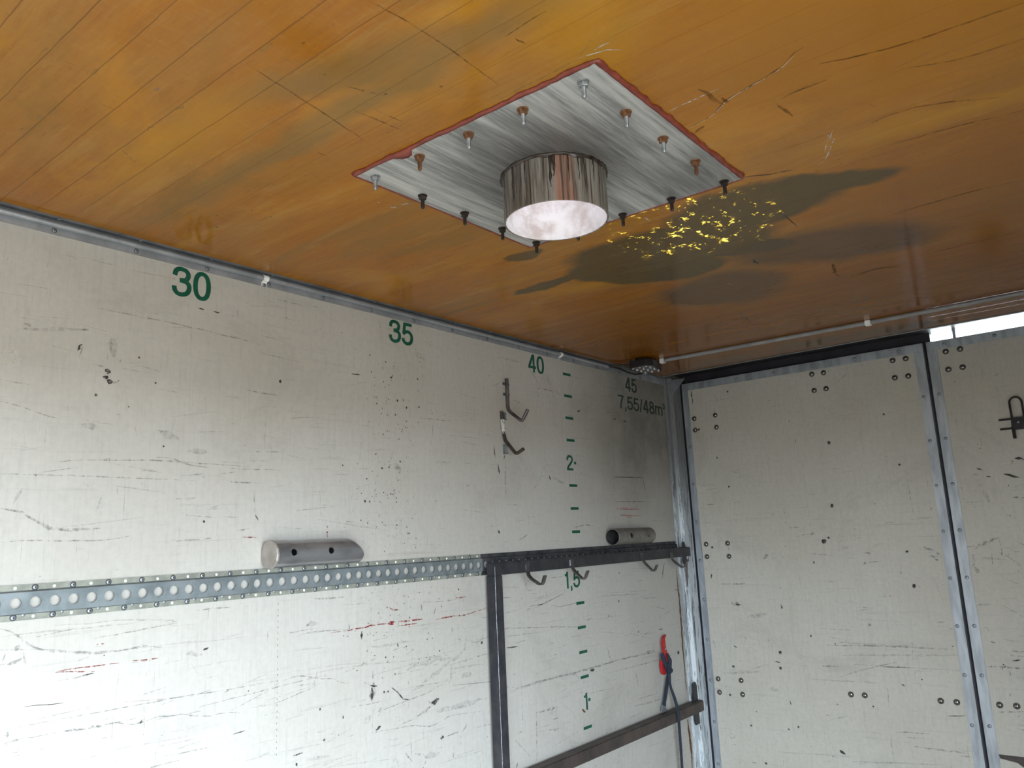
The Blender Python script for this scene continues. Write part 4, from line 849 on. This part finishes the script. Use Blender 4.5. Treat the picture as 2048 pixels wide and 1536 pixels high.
# loose fine wear
for _ in range(900):
    y = rng.uniform(4.0, 7.4); z = rng.uniform(.4, 1.53); ln = min(.4, rng.exponential(.06) + .015); a = rng.normal(.02, .10)
    if rng.random() < .15: a = rng.normal(1.5, .2); ln *= .5
    wk.line([(y, z), (y + ln * math.cos(a), z + ln * math.sin(a))], rng.uniform(1, 3.0), rng.choice(['s_mid', 's_soft', 's_dark'], p=[.34, .61, .05]), px=False)
for _ in range(330):
    y = rng.uniform(4.0, 7.4); z = rng.uniform(1.64, 2.44); ln = min(.3, rng.exponential(.05) + .012); a = rng.normal(.0, .12)
    if rng.random() < .25: a = rng.normal(1.55, .1)
    wk.line([(y, z), (y + ln * math.cos(a), min(2.45, z + ln * math.sin(a)))], rng.uniform(1, 3), rng.choice(['s_soft', 's_mid', 's_light'], p=[.78, .2, .02]), px=False)
for _ in range(160): wk.spot((rng.uniform(4.1, 7.4), rng.uniform(.5, 2.4)), rng.uniform(.8, 2.2), 's_dark', px=False)
wk.build(wall_l)

dk = Marks('door')
F_ = lambda *q: [(1300 + a * .3652, 1000 + b * .3652) for a, b in q]
G_ = lambda *q: [(1560 + a * .2383, 900 + b * .2383) for a, b in q]
K_ = lambda *q: [(1200 + a * .4141, 560 + b * .4141) for a, b in q]
d1m, d2m = Marks('door'), Marks('door')
for pts, w_, m_ in ((K_((440, 535), (450, 600)), 7, 's_dark'), (K_((470, 725), (484, 722)), 10, 's_dark'), (K_((1145, 500), (1195, 445)), 3, 's_mid'), (K_((470, 995), (560, 990)), 12, 's_light'), (K_((470, 1025), (575, 1000)), 9, 's_light'),
    (F_((370, 460), (540, 460)), 5, 's_mid'), (F_((897, 335), (898, 350)), 8, 's_dark'), (F_((337, 405), (338, 430)), 8, 's_dark'), (F_((718, 570), (722, 595)), 12, 's_dark'), (F_((445, 560), (490, 580)), 30, 's_mid'), (F_((885, 175), (890, 190)), 26, 's_mid'), (F_((620, 325), (650, 295)), 16, 's_mid'), (F_((1060, 250), (1080, 270)), 22, 's_soft'), (F_((1165, 290), (1210, 292)), 8, 's_mid'), (F_((1170, 340), (1185, 345)), 16, 's_mid'), (F_((1500, 255), (1590, 300)), 14, 's_mid'), (F_((1540, 305), (1585, 335)), 12, 's_mid'), (F_((880, 738), (884, 750)), 12, 's_dark'), (F_((460, 797), (475, 810)), 7, 's_dark'), (F_((345, 770), (360, 815)), 6, 's_mid'), (F_((523, 750), (523, 780)), 5, 's_mid'),
    (F_((950, 795), (1250, 800), (1660, 820)), 6, 's_mid'), (F_((1020, 780), (1500, 810)), 10, 's_soft'), (F_((1050, 850), (1690, 850)), 8, 's_soft'), (F_((1040, 970), (1200, 920), (1350, 890)), 7, 's_soft'), (F_((930, 705), (1130, 715)), 5, 's_soft'), (F_((940, 910), (1040, 912)), 7, 's_mid'), (F_((1110, 900), (1700, 935)), 5, 's_soft'), (F_((370, 1015), (470, 1030)), 6, 's_light'), (F_((1378, 1012), (1400, 1020)), 7, 's_dark'), (F_((768, 1100), (772, 1122)), 7, 's_dark'), (F_((1220, 1125), (1228, 1135)), 7, 's_dark'), (F_((756, 1250), (766, 1260)), 6, 's_dark'), (F_((1300, 1030), (1310, 1140)), 9, 's_soft'), (F_((1350, 1270), (1530, 1282)), 6, 's_mid'), (F_((1440, 1350), (1750, 1388)), 7, 's_mid'), (F_((700, 1380), (1100, 1405)), 7, 's_soft'), (F_((1040, 1370), (1070, 1395)), 16, 's_dark'), (F_((660, 1035), (700, 1040)), 26, 's_soft'), (F_((540, 930), (640, 900)), 8, 's_soft'), (F_((430, 1283), (465, 1280), (468, 1300), (435, 1303), (430, 1283)), 4, 's_mid'), (F_((1320, 1300), (1340, 1440)), 10, 's_soft'), (F_((680, 880), (715, 890)), 6, 's_dark'), (F_((540, 640), (640, 620)), 26, 's_soft'), (F_((1100, 1430), (1600, 1450)), 7, 's_soft'), (F_((470, 570), (500, 575)), 7, 's_dark'), (F_((850, 980), (1250, 1000)), 6, 's_soft'), (F_((400, 950), (600, 940)), 14, 's_soft')):
    d1m.line(pts, w_, m_)
for pts, w_, m_ in ((G_((1970, 72), (2048, 76)), 12, 's_dark'), (G_((1650, 155), (1695, 165)), 6, 's_dark'), (G_((1615, 205), (1690, 215)), 6, 's_mid'), (G_((1880, 200), (1950, 220), (2010, 230)), 10, 's_dark'), (G_((1730, 220), (1770, 226)), 5, 's_dark'), (G_((1955, 400), (2048, 395)), 9, 's_mid'), (G_((1540, 440), (1700, 432)), 4, 's_mid'), (G_((1625, 820), (1700, 790), (1830, 735)), 18, 's_mid'), (G_((1810, 690), (1850, 790), (1870, 915), (1890, 880), (2030, 980)), 5, 's_mid'), (G_((1510, 812), (1640, 805)), 4, 's_mid'), (G_((1630, 880), (1620, 1000)), 16, 's_soft'), (G_((1640, 980), (1660, 1040)), 18, 's_mid'), (G_((1700, 350), (1760, 440)), 18, 's_soft'), (G_((1670, 295), (1700, 298)), 6, 's_mid'), (G_((1900, 548), (1950, 552)), 5, 's_mid'), (G_((1700, 900), (1900, 920)), 12, 's_soft'), (G_((1880, 1080), (2040, 1140)), 5, 's_soft'), (G_((1930, 840), (2000, 855)), 5, 's_mid'), (G_((1980, 760), (2048, 800)), 6, 's_mid'),
    (F_((1850, 912), (2048, 920)), 8, 's_mid'), (F_((1930, 890), (1930, 940)), 4, 's_mid'), (F_((1980, 825), (2048, 830)), 6, 's_mid'), (F_((1975, 850), (2048, 858)), 8, 's_mid'), (F_((1985, 880), (2030, 876)), 6, 's_dark'), (F_((1890, 1163), (2048, 1160)), 5, 's_mid'), (F_((1970, 1060), (1980, 1075)), 10, 's_mid'), (F_((1830, 720), (1842, 690), (1858, 722)), 5, 's_mid'), (F_((1790, 575), (1870, 570)), 6, 's_mid'), (F_((1770, 690), (1765, 720)), 12, 's_dark'), (F_((1795, 940), (1800, 990)), 10, 's_dark'), (F_((1900, 560), (2048, 640)), 4, 's_soft')):
    d2m.line(pts, w_, m_)
for p, r_ in ((F_((997, 31))[0], 9), (F_((952, 226))[0], 13), (F_((978, 207))[0], 6), (F_((1447, 470))[0], 9), (F_((712, 835))[0], 9), (F_((1203, 684))[0], 7), (F_((457, 912))[0], 8), (F_((439, 1068))[0], 6), (F_((340, 258))[0], 7), (F_((1408, 282))[0], 7), (F_((555, 1235))[0], 6), (F_((813, 1243))[0], 6), (F_((716, 922))[0], 8), (F_((636, 1443))[0], 7), (K_((1106, 785))[0], 9), (K_((1446, 891))[0], 6), (K_((1370, 648))[0], 6), (K_((616, 540))[0], 6), (K_((567, 858))[0], 6), (K_((623, 998))[0], 6)): d1m.spot(p, r_)
for d_, x0, x1, nn_ in ((d1m, .09, 1.20, 200), (d2m, 1.32, 1.9, 150)):
    for _ in range(nn_):
        x = rng.uniform(x0, x1); z = rng.uniform(.5, 1.75) if rng.random() < .75 else rng.uniform(1.7, 2.4); ln = min(.2, rng.exponential(.03) + .01); a = rng.normal(0, .15)
        if rng.random() < .3: a = rng.normal(1.55, .12)
        d_.line([(x, z), (min(x1 + .005, x + ln * math.cos(a)), min(2.43, z + ln * math.sin(a)))], rng.uniform(1.5, 4), rng.choice(['s_soft', 's_mid', 's_dark'], p=[.7, .24, .06]), px=False)
    for _ in range(60): d_.spot((rng.uniform(x0, x1), rng.uniform(.5, 2.3)), rng.uniform(1, 3), 's_dark', px=False)
d1m.build(d1); d2m.build(d2)

ck = Marks('ceil')
T = lambda *q: [(1000 + a * .5117, b * .5117) for a, b in q]
S7 = lambda *q: [(a * .4883, b * .4883) for a, b in q]
for pts, w_, m_ in ((T((310, 225), (380, 205), (420, 193), (475, 195)), 4, 's_light'), (T((370, 195), (400, 175), (435, 165)), 3, 's_light'), (T((310, 225), (335, 180), (360, 145), (390, 118)), 4, 's_tan'), (T((0, 390), (120, 325), (250, 260), (320, 228)), 6, 's_tan'),
    (T((660, 435), (720, 405), (800, 370), (860, 345)), 3.5, 's_light'), (T((735, 500), (830, 450), (880, 395), (960, 345), (1080, 275), (1150, 205), (1195, 178)), 4.5, 's_brown'), (T((735, 502), (830, 452), (880, 397), (960, 347), (1090, 272), (1165, 195)), 2.0, 's_light'), (T((780, 345), (830, 380), (870, 410)), 12, 's_brown'), (T((870, 380), (900, 400)), 9, 's_brown'), (T((760, 520), (800, 490)), 8, 's_brown'), (T((950, 692), (1050, 680), (1150, 662)), 5, 's_dark'),
    (T((1090, 390), (1180, 345), (1280, 310)), 7, 's_brown'), (T((1300, 510), (1280, 560), (1300, 540)), 3, 's_light'), (T((1285, 520), (1270, 590)), 3, 's_light'), (T((1305, 540), (1285, 600), (1255, 640)), 3.5, 's_light'), (T((560, 845), (590, 865)), 4, 's_light'), (T((925, 890), (975, 878)), 3, 's_light'), (T((990, 1015), (1012, 1032)), 12, 's_dark'), (T((1300, 1030), (1310, 1065), (1330, 1085)), 12, 's_brown'), (T((1370, 1085), (1450, 1055), (1570, 1040)), 10, 's_brown'), (T((1400, 1080), (1470, 1050), (1560, 1043)), 6, 's_brown'), (T((1095, 825), (1160, 885)), 4, 's_dark'), (T((930, 1220), (980, 1260)), 5, 's_dark'), (T((970, 1277), (985, 1275)), 5, 's_light'), (T((1420, 1160), (1436, 1164)), 9, 's_dark'), (T((1460, 965), (1500, 955)), 10, 's_brown'), (T((870, 1100), (930, 1118)), 2.5, 's_light'), (T((460, 1250), (490, 1258)), 9, 's_brown'), (T((1070, 390), (1140, 455)), 10, 's_brown'),
    (T((1200, 260), (1550, 180), (2048, 10)), 5, 's_brown'), (T((1440, 485), (1640, 415), (1960, 380)), 5, 's_brown'), (T((1540, 560), (1800, 490), (2048, 430)), 5, 's_brown'), (T((1560, 270), (1800, 230), (2048, 150)), 4, 's_brown'), (T((1500, 850), (1800, 760), (2048, 700)), 6, 's_brown'), (T((1600, 1010), (1800, 960), (2048, 900)), 8, 's_brown'), (T((20, 140), (180, 40)), 4, 's_brown'), (T((60, 150), (100, 170)), 4, 's_brown'),
    (S7((1010, 260), (1250, 415), (1560, 620)), 3.2, 's_brown'), (S7((1500, 0), (1740, 130), (2040, 345)), 3.2, 's_brown'), (S7((1460, 455), (1640, 530)), 4.5, 's_brown'), (S7((1540, 450), (1650, 500)), 3, 's_brown'), (S7((1410, 350), (1580, 395)), 3.5, 's_brown'), (S7((1300, 622), (1340, 640)), 4, 's_brown'), (S7((1600, 850), (1640, 842)), 7, 's_light'), (S7((1640, 838), (1685, 830)), 4, 's_light'), (S7((1545, 830), (1555, 828)), 4, 's_light'), (S7((630, 368), (652, 362)), 7, 's_mid'), (S7((1120, 175), (1060, 220)), 9, 's_tan'), (S7((490, 605), (560, 665)), 6, 's_tan'), (S7((175, 210), (190, 195)), 9, 's_tan'), (S7((720, 450), (750, 430)), 10, 's_tan'), (S7((150, 485), (170, 475)), 10, 's_tan'), (S7((600, 530), (630, 510)), 9, 's_tan'), (S7((370, 300), (400, 280)), 9, 's_tan'), (S7((260, 250), (340, 275)), 3, 's_tan'), (S7((1140, 225), (1200, 260)), 3, 's_tan'), (S7((400, 420), (470, 450)), 3, 's_tan')):
    ck.line(pts, w_, m_, .2)
for _ in range(90):
    x, y = rng.uniform(.1, 2.2), rng.uniform(3.9, 7.3); a = rng.normal(0, .35) + (1.57 if rng.random() < .5 else 0); ln = rng.exponential(.02) + .008
    ck.line([(x, y), (x + ln * math.cos(a), y + ln * math.sin(a))], rng.uniform(1, 2.2), rng.choice(['s_tan', 's_brown'], p=[.4, .6]), px=False)
# ceiling scratches and cracks
ck.build(ceil_o)
